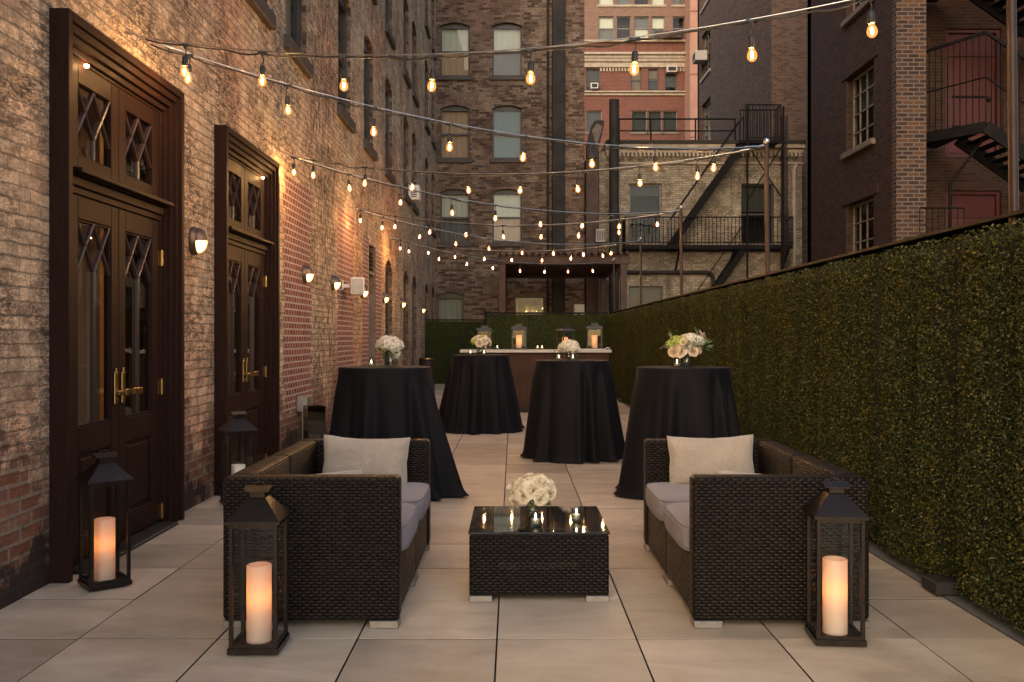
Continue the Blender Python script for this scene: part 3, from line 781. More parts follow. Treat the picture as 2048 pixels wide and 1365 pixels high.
mb = MB(); rail(mb, 3.5, 8.72, FY+.02, 4.18, 5.05, 44)
for x in (3.5, 8.72):
    mb.rod((x,FY,5.05),(x,BY,5.05), .02, 6)
    for i in range(7): mb.rod((x,FY+.13*i,4.18),(x,FY+.13*i,5.05), .011, 4, caps=False)
mb.build('balcony_railing', M['iron'], fe)
def stair(mb, a, b, y0, y1, n):
    a = Vector(a); b = Vector(b)
    for y in (y0, y1):
        mb.bar((a.x,y,a.y),(b.x,y,b.y), .03, .20)
    for i in range(1, n):
        p = a.lerp(b, i/n); mb.box(p.x-.10, p.x+.10, y0, y1, p.y-.012, p.y+.012)
def hrail(mb, a, b, y, up, n=5):
    mb.rod((a[0],y,a[1]+up),(b[0],y,b[1]+up), .018, 6)
    for i in range(n+1):
        x, z = lerp(a[0],b[0],i/n), lerp(a[1],b[1],i/n); mb.rod((x,y,z),(x,y,z+up), .011, 4, caps=False)
mb = MB(); stair(mb, (4.95,4.15), (7.2,7.35), FY+.10, FY+.62, 15); hrail(mb, (4.95,4.15), (7.2,7.35), FY+.10, .85, 1); hrail(mb, (4.95,4.15), (7.2,7.35), FY+.62, .85, 1)
mb.build('stair', M['iron'], fe)
mb = MB(); stair(mb, (5.1,1.0), (7.25,4.1), FY+.10, FY+.62, 15); hrail(mb, (5.1,1.0), (7.25,4.1), FY+.10, .8, 1)
mb.build('stair', M['iron'], fe)
mb = MB()
mb.box(7.1, 8.35, FY, FY+.05, 7.36, 7.46); mb.box(7.1, 8.35, BY-.3, BY-.25, 7.36, 7.46)
for i in range(13): mb.box(7.1+i*.1, 7.14+i*.1, FY+.05, BY-.3, 7.40, 7.44)
rail(mb, 7.25, 8.35, FY+.02, 7.45, 8.55, 10); rail(mb, 7.25, 8.35, BY-.28, 7.45, 8.55, 10)
for i in range(6): mb.rod((8.35,FY+.12*i,7.45),(8.35,FY+.12*i,8.55), .011, 4, caps=False)
mb.rod((8.35,FY,8.55),(8.35,BY-.28,8.55), .02, 6)
mb.build('roof_landing', M['iron'], fe)
mb = MB()
for x in (7.30, 8.42): mb.rod((x,FY+.0,-1),(x,FY+.0,8.5), .035, 6)
mb.bar((7.32,FY,7.3),(8.40,FY,5.6), .03, .04); mb.bar((8.40,FY,7.3),(7.32,FY,5.6), .03, .04)
mb.build('support_post', M['iron'], fe)
# pipes
mb = MB(); mb.tube([(9.02,BY-.08,-2),(9.02,BY-.08,6.7),(9.10,BY-.06,6.85)], .055, 10)
tag(mb.build('drain_pipe', M['stone']), 'pale vertical drain pipe at the end of the cream wall', 'pipe')
mb = MB(); mb.tube([(8.70,BY-.12,-2),(8.70,BY-.12,8.4)], .11, 10)
for z in (1, 3.2, 5.2, 7.0): mb.lathe([(.11,0),(.135,.02),(.135,.10),(.11,.12)], 10, (8.70,BY-.12,z))
tag(mb.build('vertical_pipe', M['rust_iron']), 'thick rusty vertical pipe behind the end of the fire escape', 'pipe')
mb = MB(); mb.tube([(3.32,BY-.12,3.39),(6.2,BY-.12,3.39),(6.36,BY-.12,3.34),(6.42,BY-.12,3.2),(6.42,BY-.12,2.0)], .06, 10)
for x in (4.2, 5.3): mb.rod((x-.06,BY-.12,3.39),(x+.06,BY-.12,3.39), .075, 10)
tag(mb.build('bent_pipe', M['soot_metal']), 'dark horizontal pipe bending down below the fire escape balcony', 'pipe')
mb = MB(); mb.tube([(3.6,BY-.05,2.18),(6.7,BY-.05,2.18),(6.82,BY-.05,2.1),(6.82,BY-.05,1.5)], .022, 8)
tag(mb.build('conduit', M['grey_metal']), 'thin pale conduit running across the cream wall just over the hedge', 'conduit')

# ------------------------------------------------------------------ far red building
RY = 60.0; q = RY/1833
red = empty('tall_brick_building', (0,0,0), 0, 'far tall building of tan and terracotta brick with cream cornices', 'building')
fr = P_S(RY)
X = lambda px: (px-1026)*q
Z = lambda py: 1.32+(674-py)*q
holes_t = []; wt = []
for (a, b) in ((1197,1228),(1233,1262),(1268,1298),(1303,1330),(1345,1372)):
    for (c, d) in ((80,33),(10,-38)):
        holes_t.append((X(a),X(b),Z(c),Z(d))); wt.append(((X(a)+X(b))/2, Z(c), X(b)-X(a), Z(d)-Z(c)))
mb = MB(); wall(mb, fr, X(1120), X(1400), Z(84), 40, holes_t, .3); mb.build('upper_wall', M['tan_brick'], red, fixn=False)
holes_r = []; wr = []
for (a, b, c, d) in ((1172,1200,182,138),(1262,1283,182,138),(1296,1317,182,138),(1330,1353,182,138),(1172,1204,265,222),(1263,1294,265,222),(1296,1324,265,222),(1326,1355,265,222)):
    holes_r.append((X(a),X(b),Z(c),Z(d))); wr.append(((X(a)+X(b))/2, Z(c), X(b)-X(a), Z(d)-Z(c)))
mb = MB(); wall(mb, fr, X(1120), X(1400), -4, Z(84)-.001, holes_r, .3)
for i in range(16): mb.box(X(1232)-.1, X(1239), RY-.04, RY-.002, Z(300)+i*.2, Z(300)+i*.2+.1)
mb.build('wall', M['red_brick'], red, fixn=False)
mb = MB()
def band(y0, y1, p): mb.bbox(X(1120), X(1400), RY-p, RY-.003, Z(y1), Z(y0), .02)
band(82,86,.25); band(108,113,.45); band(113.5,119,.3); band(126,136,.14); band(184,187,.25); band(187.5,192,.12)
n = 70
for i in range(n): 
    x = lerp(X(1160), X(1398), i/n); mb.box(x, x+.09, RY-.25, RY-.003, Z(125.5), Z(119.5))
for (a, b) in ((1200,1262),(1353,1393)):
    m_ = int((X(b)-X(a))/.2)
    for i in range(m_): mb.box(X(a)+i*.2, X(a)+i*.2+.1, RY-.12, RY-.003, Z(144), Z(137))
mb.build('cornice', M['stone'], red)
for i, (u, z, w, h) in enumerate(wt): window(red, 'S', fr, u, z, w, h, 0, .12, 'sash', (('blind_pale','blind_grey'),('blind_grey','blind_pale'),None)[i%3], 1.0, 'stone', 'window_steel', 'pane', sillh=.15)
for i, (u, z, w, h) in enumerate(wr): window(red, 'S', fr, u, z, w, h, 0, .12, 'sash', (('blind_grey',None),('blind_beige','blind_beige'),('blind_beige','blind_grey'),('blind_grey',None))[i%4], .8, 'stone' if i < 4 else 'red_sill', 'window_dark', 'dark_pane', sillh=.12) if i < 4 else window(red, 'S', fr, u, z, w, h, 0, .12, 'plain', ('blind_grey', None), .97, 'old_stone', 'window_steel', 'dark_pane', sillh=.15)
def ac(x, y, z, w, h, label, rz=0):
    b = empty('air_conditioner', (x,y,z), rz, label, 'air conditioner', 'window air conditioners')
    m = MB(); m.bbox(-w/2, w/2, -.45, .1, 0, h, .02); m.build('body', M['grey_metal'], b)
    m = MB()
    m.box(-w/2+.08, w/2-.08, -.458, -.449, .07, h-.07)
    m.build('grille', M['soot_metal'], b)
    return b
ac(X(1188), RY+.0, Z(181), .50, .38, 'small white window air conditioner low in the red building window by the brown wall')
ac(X(1342), RY+.0, Z(148), .66, .40, 'white window air conditioner high in the red building window, rightmost of its row')
mb = MB(); mb.bbox(X(1308), X(1360), RY-.6, RY-.26, Z(81.5), Z(68), .03)
tag(mb.build('planter_box', M['rust_iron']), 'dark brown box standing on the ledge of the tan and red building', 'planter')
pier = empty('peach_building', (0,0,0), 0, 'narrow peach rendered building edge beside the far red facade', 'building')
mb = MB(); mb.box(X(1380)*.97, X(1398)*.97+.6, RY*.97, RY*.97+8, -4, 40); mb.build('wall', M['peach'], pier)
mb = MB()
for z in range(2, 38, 4): mb.box(X(1379)*.97, X(1398)*.97+.65, RY*.97-.06, RY*.97-.003, z, z+.12)
mb.build('string_course', M['peach'], pier)

# ------------------------------------------------------------------ mid grey-brown tower
MX = 8.74
mid = empty('brick_tower', (0,0,0), 0, 'grey-brown brick tower block rising behind the cream building roof', 'building')
fm = P_W(MX)
holes = []; wl = []
for (z, h) in ((6.6,1.75),(10.1,1.9),(13.2,2.0),(16.4,2.0)):
    holes.append((40.6, 42.5, z, z+h)); wl.append((41.55, z, 1.9, h))
mb = MB(); wall(mb, fm, 31.0, 43.4, -4, 22, holes, .3)
mb.box(MX, 14, 43.1, 43.4, -4, 22); mb.box(MX+.3, 14, 31.3, 43.1, 21.7, 22)
mb.build('wall', M['mid_brick'], mid, fixn=False)
mb = MB(); wall(mb, P_S(30.985), MX-.002, 14, -4, 22, [], .3); mb.build('front_wall', M['mid_brick'], mid, fixn=False)
for i, (u, z, w, h) in enumerate(wl): window(mid, 'W', fm, u, z, w, h, 0, .15, 'sash', ('blind_grey','blind_pale') if i%2 else None, .9, 'stone', 'window_steel', 'pane', grid=(3,4))
o = ac(MX, 42.0, 13.25+1.9-.0, .7, .45, 'white air conditioner jutting from a window of the grey-brown tower', -PI/2); o.location.z = 13.9

# ------------------------------------------------------------------ right dark building
DX = 8.0
dark = empty('dark_brick_building', (0,0,0), 0, 'dark maroon brick building rising above the long hedge', 'building')
fd = P_W(DX)
holes = []; wl = []
for (z, h) in ((2.66,1.80),(5.72,1.76),(8.9,1.8)):
    holes.append((20.32, 22.02, z, z+h)); wl.append((21.17, z, 1.7, h))
mb = MB(); wall(mb, fd, 19.30, 24.9, -4, 16, holes, .3)
mb.box(DX, 14, 24.6, 24.9, -4, 16)
for (u, z, w, h) in wl: mb.box(DX-.03, DX+.02, u-w/2-.25, u+w/2+.25, z+h+.02, z+h+.24)
mb.build('wall', M['dark_brick'], dark, fixn=False)
mb = MB(); mb.box(DX-.02, 8.60, 19.07, 19.299, -4, 16); mb.build('corner_pier', M['quoin_brick'], dark)
holes = [(10.15,11.45,5.55,8.55),(10.15,11.45,2.2,4.75)]
mb = MB(); wall(mb, P_S(21.5), 8.601, 16, -4, 16, holes, .3); mb.box(8.3,8.6,19.3,21.8,-4,16)
mb.box(8.6, 16, 21.8, 24.6, 15.8, 16); mb.box(13.6,13.9,12,21.49,-4,16); mb.box(8.602,13.59,16.2,21.49,11.3,16)  # unseen slab added overhead and side wall drawn in to darken the recess
mb.build('recess_wall_with_shade_slab', M['dark_brick'], dark, fixn=False)
for i, (u, z, w, h) in enumerate(wl): window(dark, 'W', fd, u, z, w, h, 0, .16, 'plain', (None, ('blind_grey', None), None)[i], .45, 'old_stone', 'window_steel', 'dark_pane', grid=(4,4), sillh=.14, sillp=.10)
for z0, z1 in ((5.55,8.55),(2.2,4.75)):
    mb = MB()
    mb.box(10.152, 10.23, 21.56, 21.7, z0, z1-.002); mb.box(11.37, 11.448, 21.56, 21.7, z0, z1-.002); mb.box(10.23, 11.37, 21.56, 21.7, z1-.08, z1-.002)
    mb.box(10.23, 11.37, 21.64, 21.7, z0, z1-.08); mb.box(10.27, 11.33, 21.62, 21.65, z0+.1, z1-.65); mb.box(10.25,11.35,21.60,21.65,z1-.62,z1-.56)
    d = mb.build('steel_door', M['red_door'], dark)
    mb = MB()
    for z in (z0+.7, z0+1.4): mb.box(10.35, 11.2, 21.595, 21.62, z, z+.05)
    mb.rod((11.22,21.56,z0+1.35),(11.22,21.62,z0+1.35), .05, 8); mb.build('door_bar', M['iron'], d)
# folded stairs of the right fire escape: landing, flight down to the right
rf = empty('fire_escape', (0,0,0), 0, 'dark iron fire escape in front of the red steel doors', 'fire escape')
def landing(z, top):
    mb = MB()
    y0, y1 = 18.9, 21.4
    mb.box(8.7, 8.78, y0+.6, y1, z-.18, z); mb.bar((8.72,20.3,z-.1),(9.75,18.9,z-.1), .07, .22)
    for i in range(14): mb.box(8.8+i*.08, 8.83+i*.08, lerp(20.2,18.95,min(1,i/12)), y1, z-.04, z)
    mb.build('landing_platform', M['iron'], rf)
    mb = MB()
    a = (9.75, z); b = (11.25, z-1.05)
    for y in (18.9, 20.1): mb.bar((a[0],y,a[1]-.1),(b[0],y,b[1]-.1), .06, .26)
    for i in range(8):
        x = lerp(a[0],b[0],(i+.5)/8); zz = lerp(a[1],b[1],(i+.5)/8)
        for k in range(4): mb.box(x-.12+k*.065, x-.09+k*.065, 18.92, 20.08, zz-.03, zz)
        mb.box(x-.13, x+.14, 18.92, 18.96, zz-.05, zz+.01)
    mb.bar((11.25,18.9,z-1.15),(13.2,18.4,z-.75), .06, .24)
    for i in range(16): mb.box(11.3, 15.0, 18.95+i*.12, 18.98+i*.12, z-1.02, z-.99)
    for i in range(30): mb.box(11.3+i*.12, 11.33+i*.12, 18.95, 20.8, z-1.045, z-1.022)
    mb.build('stair', M['iron'], rf)
    if top:
        mb = MB()
        pts = [(8.75,20.4),(9.75,18.9),(11.25,18.9),(13.2,18.4)]; zt = [z+1.78,z+1.85,z+.85,z+1.15]; zb = [z,z,z-1.05,z-.8]
        for i in range(3):
            mb.bar((pts[i][0],pts[i][1],zt[i]),(pts[i+1][0],pts[i+1][1],zt[i+1]), .05, .06)
            mb.rod((pts[i][0],pts[i][1],(zt[i]+zb[i])/2),(pts[i+1][0],pts[i+1][1],(zt[i+1]+zb[i+1])/2), .018, 6)
            for k in range(13):
                t = k/13; x, y = lerp(pts[i][0],pts[i+1][0],t), lerp(pts[i][1],pts[i+1][1],t)
                mb.rod((x,y,lerp(zb[i],zb[i+1],t)),(x,y,lerp(zt[i],zt[i+1],t)), .013, 4, caps=False)
        mb.build('stair_railing', M['iron'], rf)
landing(5.75, True); landing(9.15, True)
mb = MB(); mb.rod((9.35,19.6,1.6),(9.35,19.6,4.6), .035, 6); mb.rod((9.35,19.6,4.6),(9.95,19.4,5.5), .035, 6); rail(mb, 8.3, 9.2, 18.7, 3.1, 3.95, 7)
mb.build('support_post', M['iron'], rf)
# ------------------------------------------------------------------ hedges
def hedge_panel_mesh(w, h, n, seed):
    r = random.Random(seed); mb = MB(); vs = []; fs = []
    def dep(x, z):   # forward bulge of the mat: uneven, sagging, pulled back at the seams
        e = min(x, w-x)
        return .055*mnoise.noise((x*3.2+seed*7, z*.35, seed)) + .018*mnoise.noise((x*7, z*2.2, seed+5)) + .05*min(1, e/.12)
    for i in range(n):
        x = r.uniform(0, w); z = h*r.random()
        d = dep(x, z) + r.uniform(-.028, .022)
        top = z > h-.05
        a = r.gauss(0, .9); b = r.gauss(.25, .75)
        nrm = Vector((math.sin(a), -math.cos(a)*math.cos(b), math.sin(b))).normalized()
        if top and r.random() < .6: nrm = Vector((r.gauss(0,.4), r.gauss(-.2,.4), 1)).normalized(); d = r.uniform(-.11, .05)
        t = nrm.cross(Vector((r.gauss(0,1), r.gauss(0,1), r.gauss(0,1)))).normalized(); s = nrm.cross(t)
        if r.random() < .012: d += r.uniform(.015, .045)
        L = r.uniform(.0075, .0145); W = L*r.uniform(.5, .68)
        p = Vector((x, -d, z)); o = len(vs)
        vs += [p - t*L*.6, p + s*W*.75 + nrm*.003, p + t*L*.9, p - s*W*.75 + nrm*.003]
        fs += [(o, o+1, o+2), (o, o+2, o+3)]
    mb.add(vs, fs, 0)
    mb.box(.002, w-.002, .008, .020, .0, h-.02, 1)
    return mb.mesh('hedge_panel', [M['boxwood'], M['hedge_back']])
HP = [hedge_panel_mesh(1.0, 1.86, 30000, s) for s in (1, 2, 3)]
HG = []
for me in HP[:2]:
    g_ = me.copy(); g_.materials[0] = M['boxwood_green_lit']; HG.append(g_)
hr = empty('hedge_wall', (2.27,0,0), 0, 'long boxwood hedge wall with brown steel cap running along the right of the terrace', 'hedge')
k = 0
for i in range(0, 20):
    y = 1.7 + i*1.0
    o = link('hedge_panel', HP[(i*2+i//3) % 3], hr); o.scale = (1, 1, .962); o.location = (rng.uniform(-.012,.012), y+1.0, .045); o.rotation_euler.z = -PI/2
mb = MB(); mb.bbox(.0, .13, 1.6, 21.72, 1.868, 1.890, .004); mb.bbox(.10, .13, 1.6, 21.72, 0, 1.867, .004)
mb.build('cap_rail', M['cap_steel'], hr)
mb = MB()
for y in (4.72, 9.4, 14.0, 18.6): mb.bbox(-.13, .05, y-.085, y+.085, .009, .075, .006)
mb.build('support_foot', M['black'], hr)
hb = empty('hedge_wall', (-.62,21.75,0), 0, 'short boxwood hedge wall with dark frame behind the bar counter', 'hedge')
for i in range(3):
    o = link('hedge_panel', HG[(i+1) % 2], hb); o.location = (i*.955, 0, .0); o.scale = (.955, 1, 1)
mb = MB(); mb.bbox(-.05, 2.86, -.09, .06, 1.865, 1.90, .004); mb.bbox(-.05, -.003, -.09, .06, 0, 1.864, .004)
mb.build('frame', M['iron'], hb)
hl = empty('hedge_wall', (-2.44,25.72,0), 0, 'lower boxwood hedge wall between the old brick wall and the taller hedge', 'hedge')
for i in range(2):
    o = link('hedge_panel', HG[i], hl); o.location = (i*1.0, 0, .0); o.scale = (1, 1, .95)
mb = MB(); mb.bbox(-.02, 2.1, -.04, .08, 1.775, 1.81, .004); mb.build('frame', M['iron'], hl)

# ------------------------------------------------------------------ light poles and string lights
PY = [4.20, 8.28, 12.5, 16.45, 20.8]; PX = 2.318; PZ = 3.08
pl = ['nearest bronze pole at the very edge of view, standing behind the hedge', 'tall bronze pole behind the hedge in front of the fire escape, second nearest', 'bronze pole behind the hedge before the left end of the fire escape balcony', 'thin bronze pole behind the hedge beside the pergola post, second farthest', 'farthest thin bronze pole, at the corner of the two hedges']
def mk_pole():
    r = empty('light_pole')
    mb = MB(); mb.tube([(0,0,-.3),(0,0,PZ)], .021, 12); mb.build('shaft', M['bronze'], r)
    mb = MB(); mb.lathe([(.0,.035),(.02,.03),(.028,.012),(.028,-.02),(.024,-.02)], 12, (0,0,PZ)); mb.tube([(-.028,0,PZ-.03),(-.055,0,PZ-.028),(-.06,0,PZ-.045),(-.04,0,PZ-.055)], .005, 6); mb.build('cap', M['steel'], r)
    return r
p0 = mk_pole()
for i, y in enumerate(PY):
    o = p0 if i == 0 else copy_tree(p0)
    o.location = (PX, y, 0); o.rotation_euler = (rng.uniform(-.004,.004), -.010, 0)
    tag(o, pl[i], 'pole', 'bronze poles holding the string lights')
HY = [5.9, 9.68, 13.68, 17.7]; HX = -2.48; HZ = 3.27
hl_ = ['steel wall hook holding the nearest pair of light strings, above the first brown door', 'steel wall hook holding light strings beside the head of the second brown door', 'steel wall hook holding light strings above the second red brick strip', 'farthest steel wall hook holding light strings, above the louvred door']
for i, y in enumerate(HY):
    mb = MB(); mb.lathe([(.0,0),(.02,0)], 10, (0,0,0))
    pts = [(0,0,0),(.05,0,0)] + [(.05+.022*math.sin(a), 0, -.022+.022*math.cos(a)) for a in [j*.6 for j in range(1,9)]]
    mb.tube(pts, .005, 6); o = mb.build('wall_hook', M['steel'], None, (HX,y,HZ))
    tag(o, hl_[i], 'hook', 'steel hooks for the string lights')
bulbm = MB(); bulbm.lathe([(.011,.0),(.0135,-.008),(.0225,-.025),(.0255,-.040),(.0225,-.054),(.0115,-.066),(.0,-.069)], 14)
bulbm.lathe([(.0,-.016),(.0045,-.022),(.0058,-.036),(.0045,-.050),(.0,-.056)], 8, mi=1)
BULBS = [bulbm.mesh('bulb', [M['bulb'], M[q]]) for q in ('filament', 'filament2', 'filament3')]
sockm = MB(); sockm.lathe([(0,.036),(.012,.036),(.017,.028),(.0185,.0),(.0185,-.02),(.014,-.026),(.0,-.026)], 12)
sockm.lathe([(.0195,-.004),(.0195,.004)], 12)
SOCK = sockm.mesh('socket', M['black'], True)
def string(hi, pi, t0, dt, n, label, sag=.25):
    a = Vector((HX+.07, HY[hi], HZ-.02)); b = Vector((PX-.015, PY[pi], PZ-.035))
    root = empty('string_light', tuple(a), 0, label, 'string light', 'strings of bulbs zigzagging over the terrace')
    L = lambda t: (b-a)*t + Vector((0,0,-sag*4*t*(1-t)))
    dx = Vector((b-a)).normalized()
    mb = MB(); mb.tube([L(i/40) for i in range(41)], .0042, 6); mb.tube([L(i/40*.06)+Vector((0,0,.003)) for i in range(41)], .0075, 6); mb.tube([L(1-i/40*.05)+Vector((0,0,.003)) for i in range(41)], .0075, 6)
    mb.build('cable', M['steel'], root)
    r = random.Random(hi*7+pi)
    ts = [t0+dt*k+r.uniform(-.004,.004) for k in range(n)]
    mb = MB(); pts = []
    m = 90; ph = r.uniform(0, 6)
    for i in range(m+1):
        t = .012+.976*i/m
        near = min(abs(t-q) for q in ts)/dt
        pts.append(L(t) + Vector((.004*math.sin(i*.9+ph), .006*math.cos(i*.63+ph), -.010-.020*max(0, math.sin(PI*min(1, near*2)))*(.6+.4*math.sin(i*.31+ph)))))
    mb.tube(pts, .0058, 6)
    q = pts[int(m*.36)]; q2 = pts[int(m*.36)+2]; mb.tube([q, q2], .011, 8)
    for t in ts:
        p = L(t); mb.bar(p+Vector((-.028,0,-.010)), p+Vector((.028,0,-.010)), .02, .014); mb.lathe([(.011,0),(.006,-.02)], 8, tuple(p+Vector((0,0,-.012))))
    mb.build('cord', M['black'], root)
    for t in ts:
        p = L(t) + Vector((0,0,-.105-r.uniform(0,.018)))
        s = link('socket', SOCK, root, tuple(p)); s.rotation_euler = (r.uniform(-.13,.13), r.uniform(-.13,.13), r.uniform(0,3))
        w = MB(); k = Vector((r.uniform(-.008,.008), r.uniform(-.008,.008), 0))
        w.tube([(0,0,.036), tuple(k+Vector((0,0,.06))), tuple(L(t)-p+Vector((0,0,-.02)))], .0038, 6); w.build('drop_wire', M['black'], s)
        bo = link('bulb', BULBS[r.randrange(3)], s, (0,0,-.024))
    return root
string(0, 0, .070, .1155, 8, 'nearest string of bulbs, crossing the top of the view from above the first door')
string(0, 1, .061, .1172, 8, 'string of bulbs sloping from above the first door to the pole before the fire escape')
string(1, 1, .070, .115, 8, 'string of bulbs from beside the second door up to the pole before the fire escape', .23)
string(1, 2, .018, .113, 9, 'string of bulbs from beside the second door to the pole by the balcony end')
string(2, 2, .030, .113, 8, 'light string from above the farther red brick strip to the pole by the balcony end', .23)
string(2, 3, .090, .113, 8, 'light string from above the farther red brick strip to the pole by the pergola')
string(3, 3, .050, .115, 8, 'string of bulbs from the farthest hook to the second farthest pole', .23)
string(3, 4, .080, .115, 8, 'farthest and lowest string of bulbs, ending at the pole in the hedge corner')

# ------------------------------------------------------------------ wall lamps
def mk_lamp():
    r = empty('wall_lamp')
    # local: +X out of the wall
    def oval(rx, rz, x, n=28): return [(x, rx*math.cos(2*PI*k/n), rz*math.sin(2*PI*k/n)) for k in range(n)]
    def loft(mb, rings, mi=0):
        n = len(rings[0]); vs = [p for q in rings for p in q]; fs = []
        for i in range(len(rings)-1):
            for k in range(n): fs.append((i*n+k, i*n+(k+1)%n, (i+1)*n+(k+1)%n, (i+1)*n+k))
        mb.add(vs, fs, mi, True); mb.add(rings[-1], [tuple(range(n))], mi, True)
    mb = MB(); loft(mb, [oval(.082,.112,0), oval(.082,.112,.022), oval(.074,.103,.036), oval(.066,.094,.05)])
    mb.build('base', M['lamp_metal'], r)
    def dome(mb, sc, a0, a1, off):
        n = 14; m = 8; vs = []; fs = []
        for j in range(m+1):
            b = PI/2*j/m
            for i in range(n+1):
                a = lerp(a0, a1, i/n)
                vs.append((.05+off+sc*.066*math.sin(b), sc*.064*math.cos(b)*math.cos(a), sc*.092*math.cos(b)*math.sin(a)))
        for j in range(m):
            for i in range(n): o = j*(n+1)+i; fs.append((o, o+1, o+n+2, o+n+1))
        mb.add(vs, fs, 0, True)
    mb = MB(); dome(mb, 1.0, -PI, 0, 0); dome(mb, .98, 0, PI, 0); mb.build('diffuser', M['diffuser'], r)
    mb = MB(); dome(mb, 1.10, -.02, PI+.02, 0); dome(mb, 1.06, -.02, PI+.02, 0)
    mb.box(.05, .062, -.071, .071, -.006, .004)
    mb.build('hood', M['lamp_metal'], r)
    return r
l0 = mk_lamp()
ll = ['nearest half-hooded wall lamp, between the two brown double doors', 'half-hooded wall lamp on the red brick strip just past the second door', 'half-hooded wall lamp just before the white loudspeaker', 'half-hooded wall lamp just past the white loudspeaker, before the louvred door',
      'half-hooded wall lamp just past the louvred door', 'half-hooded wall lamp between the far ground floor arched openings, second farthest', 'farthest half-hooded wall lamp, near the end of the old brick wall']
for i, y in enumerate((7.08, 10.85, 12.55, 14.95, 17.45, 20.2, 24.7)):
    o = l0 if i == 0 else copy_tree(l0)
    o.location = (-2.48, y, 2.06); tag(o, ll[i], 'wall lamp', 'half-hooded lamps along the old brick wall')
# loudspeaker, meter box
sp = empty('loudspeaker', (-2.48,13.35,2.06), 0, 'white loudspeaker on a bracket on the old brick wall among the lamps', 'loudspeaker')
mb = MB(); mb.bbox(.10, .30, -.15, .17, -.13, .12, .02, 2); mb.xform(Matrix.Rotation(.25, 4, 'Z')); mb.build('cabinet', M['white_plastic'], sp)
mb = MB(); mb.bbox(.0, .02, -.08, -.02, -.06, .08, .003); mb.bar((.01,-.05,.0),(.14,-.03,.0), .03, .05); mb.build('bracket', M['white_plastic'], sp)
mb = MB(); mb.bbox(.12, .28, -.157, -.149, -.11, .10, .004); mb.xform(Matrix.Rotation(.25, 4, 'Z')); mb.build('grille', M['grey_metal'], sp)
mbx = empty('meter_box', (-2.48,21.9,4.75), 0, 'small white louvred box fixed high on the old brick wall', 'meter box')
mb = MB(); mb.bbox(.0, .26, -.2, .25, -.18, .17, .01); mb.build('body', M['white_plastic'], mbx)
mb = MB()
for i in range(5): mb.box(.06, .20, -.206, -.199, -.12+i*.045, -.10+i*.045)
mb.build('vent', M['soot_metal'], mbx)

# ------------------------------------------------------------------ pergola behind the hedge, condenser
pg = empty('pergola', (0,0,0), 0, 'dark brown flat pergola on posts behind the far hedge', 'pergola')
mb = MB(); mb.bbox(-.40, 2.95, 23.2, 23.4, 3.16, 3.36, .01); mb.bbox(-.40, 2.95, 28.6, 28.8, 3.16, 3.36, .01)
for x in (-.34, 2.70): mb.bbox(x, x+.18, 23.4, 28.6, 3.14, 3.34, .01)
for i in range(10): mb.bbox(-.16, 2.70, 23.75+i*.5, 23.87+i*.5, 3.20, 3.33, .005)
mb.box(-.40, 2.95, 23.2, 28.8, 3.362, 3.385)
for i in range(20): mb.bbox(-.36+i*.168, -.30+i*.168, 22.95, 28.9, 3.386, 3.47, .01)
mb.build('roof', M['rust_iron'], pg)
for (x, y) in ((-.36,23.22),(2.72,23.22),(-.36,28.5),(2.72,28.5)):
    mb = MB(); mb.bbox(x, x+.17, y, y+.17, -.4, 3.16, .008); mb.build('post', M['rust_iron'], pg)
cd = empty('air_conditioner', (1.75,26.2,-.4), 0, 'pale upright condenser unit standing behind the far hedge under the pergola', 'air conditioner')
mb = MB(); mb.bbox(-.02, .28, -.2, .2, 0, 2.65, .02); mb.build('body', M['grey_metal'], cd)
mb = MB(); mb.lathe([(0,0),(.11,0),(.12,.012),(.10,.02)], 16); mb.xform(Matrix.Translation((.12,-.205,2.25)) @ Matrix.Rotation(PI/2, 4, 'X')); mb.build('fan_grille', M['soot_metal'], cd)

# ------------------------------------------------------------------ cocktail tables (floor-length cloths)
def cloth(name, x, y, r0, flares, seed, label, H=1.065):
    rr = random.Random(seed); N = 240; ph = [rr.uniform(0, 6.28) for _ in range(6)]
    def flare(a):   # uneven hang: a few corners reach further out
        s = flares[0]
        for (a0, w, amp) in flares[1:]:
            d = (a-a0+PI) % (2*PI) - PI
            s += amp*math.exp(-(d/w)**2)
        return s
    def fold(a):
        aw = a + .16*math.sin(2*a+ph[0]) + .09*math.sin(5*a+ph[1])
        c = math.cos(11*aw+ph[2]); c = math.copysign(abs(c)**.8, c)
        return c*(.72+.28*math.sin(3*a+ph[3])) + .28*math.cos(19*aw+ph[4])
    prof = []
    mb = MB(); vs = []; fs = []
    rows = [('t', 0.0), ('t', .5), ('t', .9), ('t', .985), ('e', .3), ('e', .7)] + [('s', i/30) for i in range(31)]
    for kind, q in rows:
        for k in range(N):
            a = 2*PI*k/N
            if kind == 't': r, z = r0*q, H + .0006*math.sin(4*a+q*7)
            elif kind == 'e': r, z = r0*(.985+.02*q), H-.010*q*q
            else:
                r = r0*1.004 + flare(a)*q**1.15 + fold(a)*(.006+.060*q**.72)*min(1, q*5+.12)
                z = lerp(H-.014, .006, q)
                if q > .93:
                    t = (q-.93)/.07; r += .016*t*t*(1+.8*fold(a)); z += .007*t*(1+fold(a))
            vs.append((r*math.cos(a), r*math.sin(a), z))
    n = len(rows)
    for i in range(n-1):
        for k in range(N):
            k2 = (k+1) % N; fs.append((i*N+k, i*N+k2, (i+1)*N+k2, (i+1)*N+k))
    mb.add(vs, fs, 0, True)
    o = mb.build('tablecloth', M['cloth'], None, (x,y,0), fixn=False)
    return tag(o, label, 'tablecloth', 'black cloths over high round tables')
TB = [(-1.09, 7.80, .39), (-.457, 12.9, .40), (.65, 10.0, .40), (1.435, 7.72, .39)]
cloth('a', *TB[0], [.10, (-.35, .55, .20), (PI, .6, -.04)], 3, 'black floor-length cloth on the round high table behind the sofa near the doors')
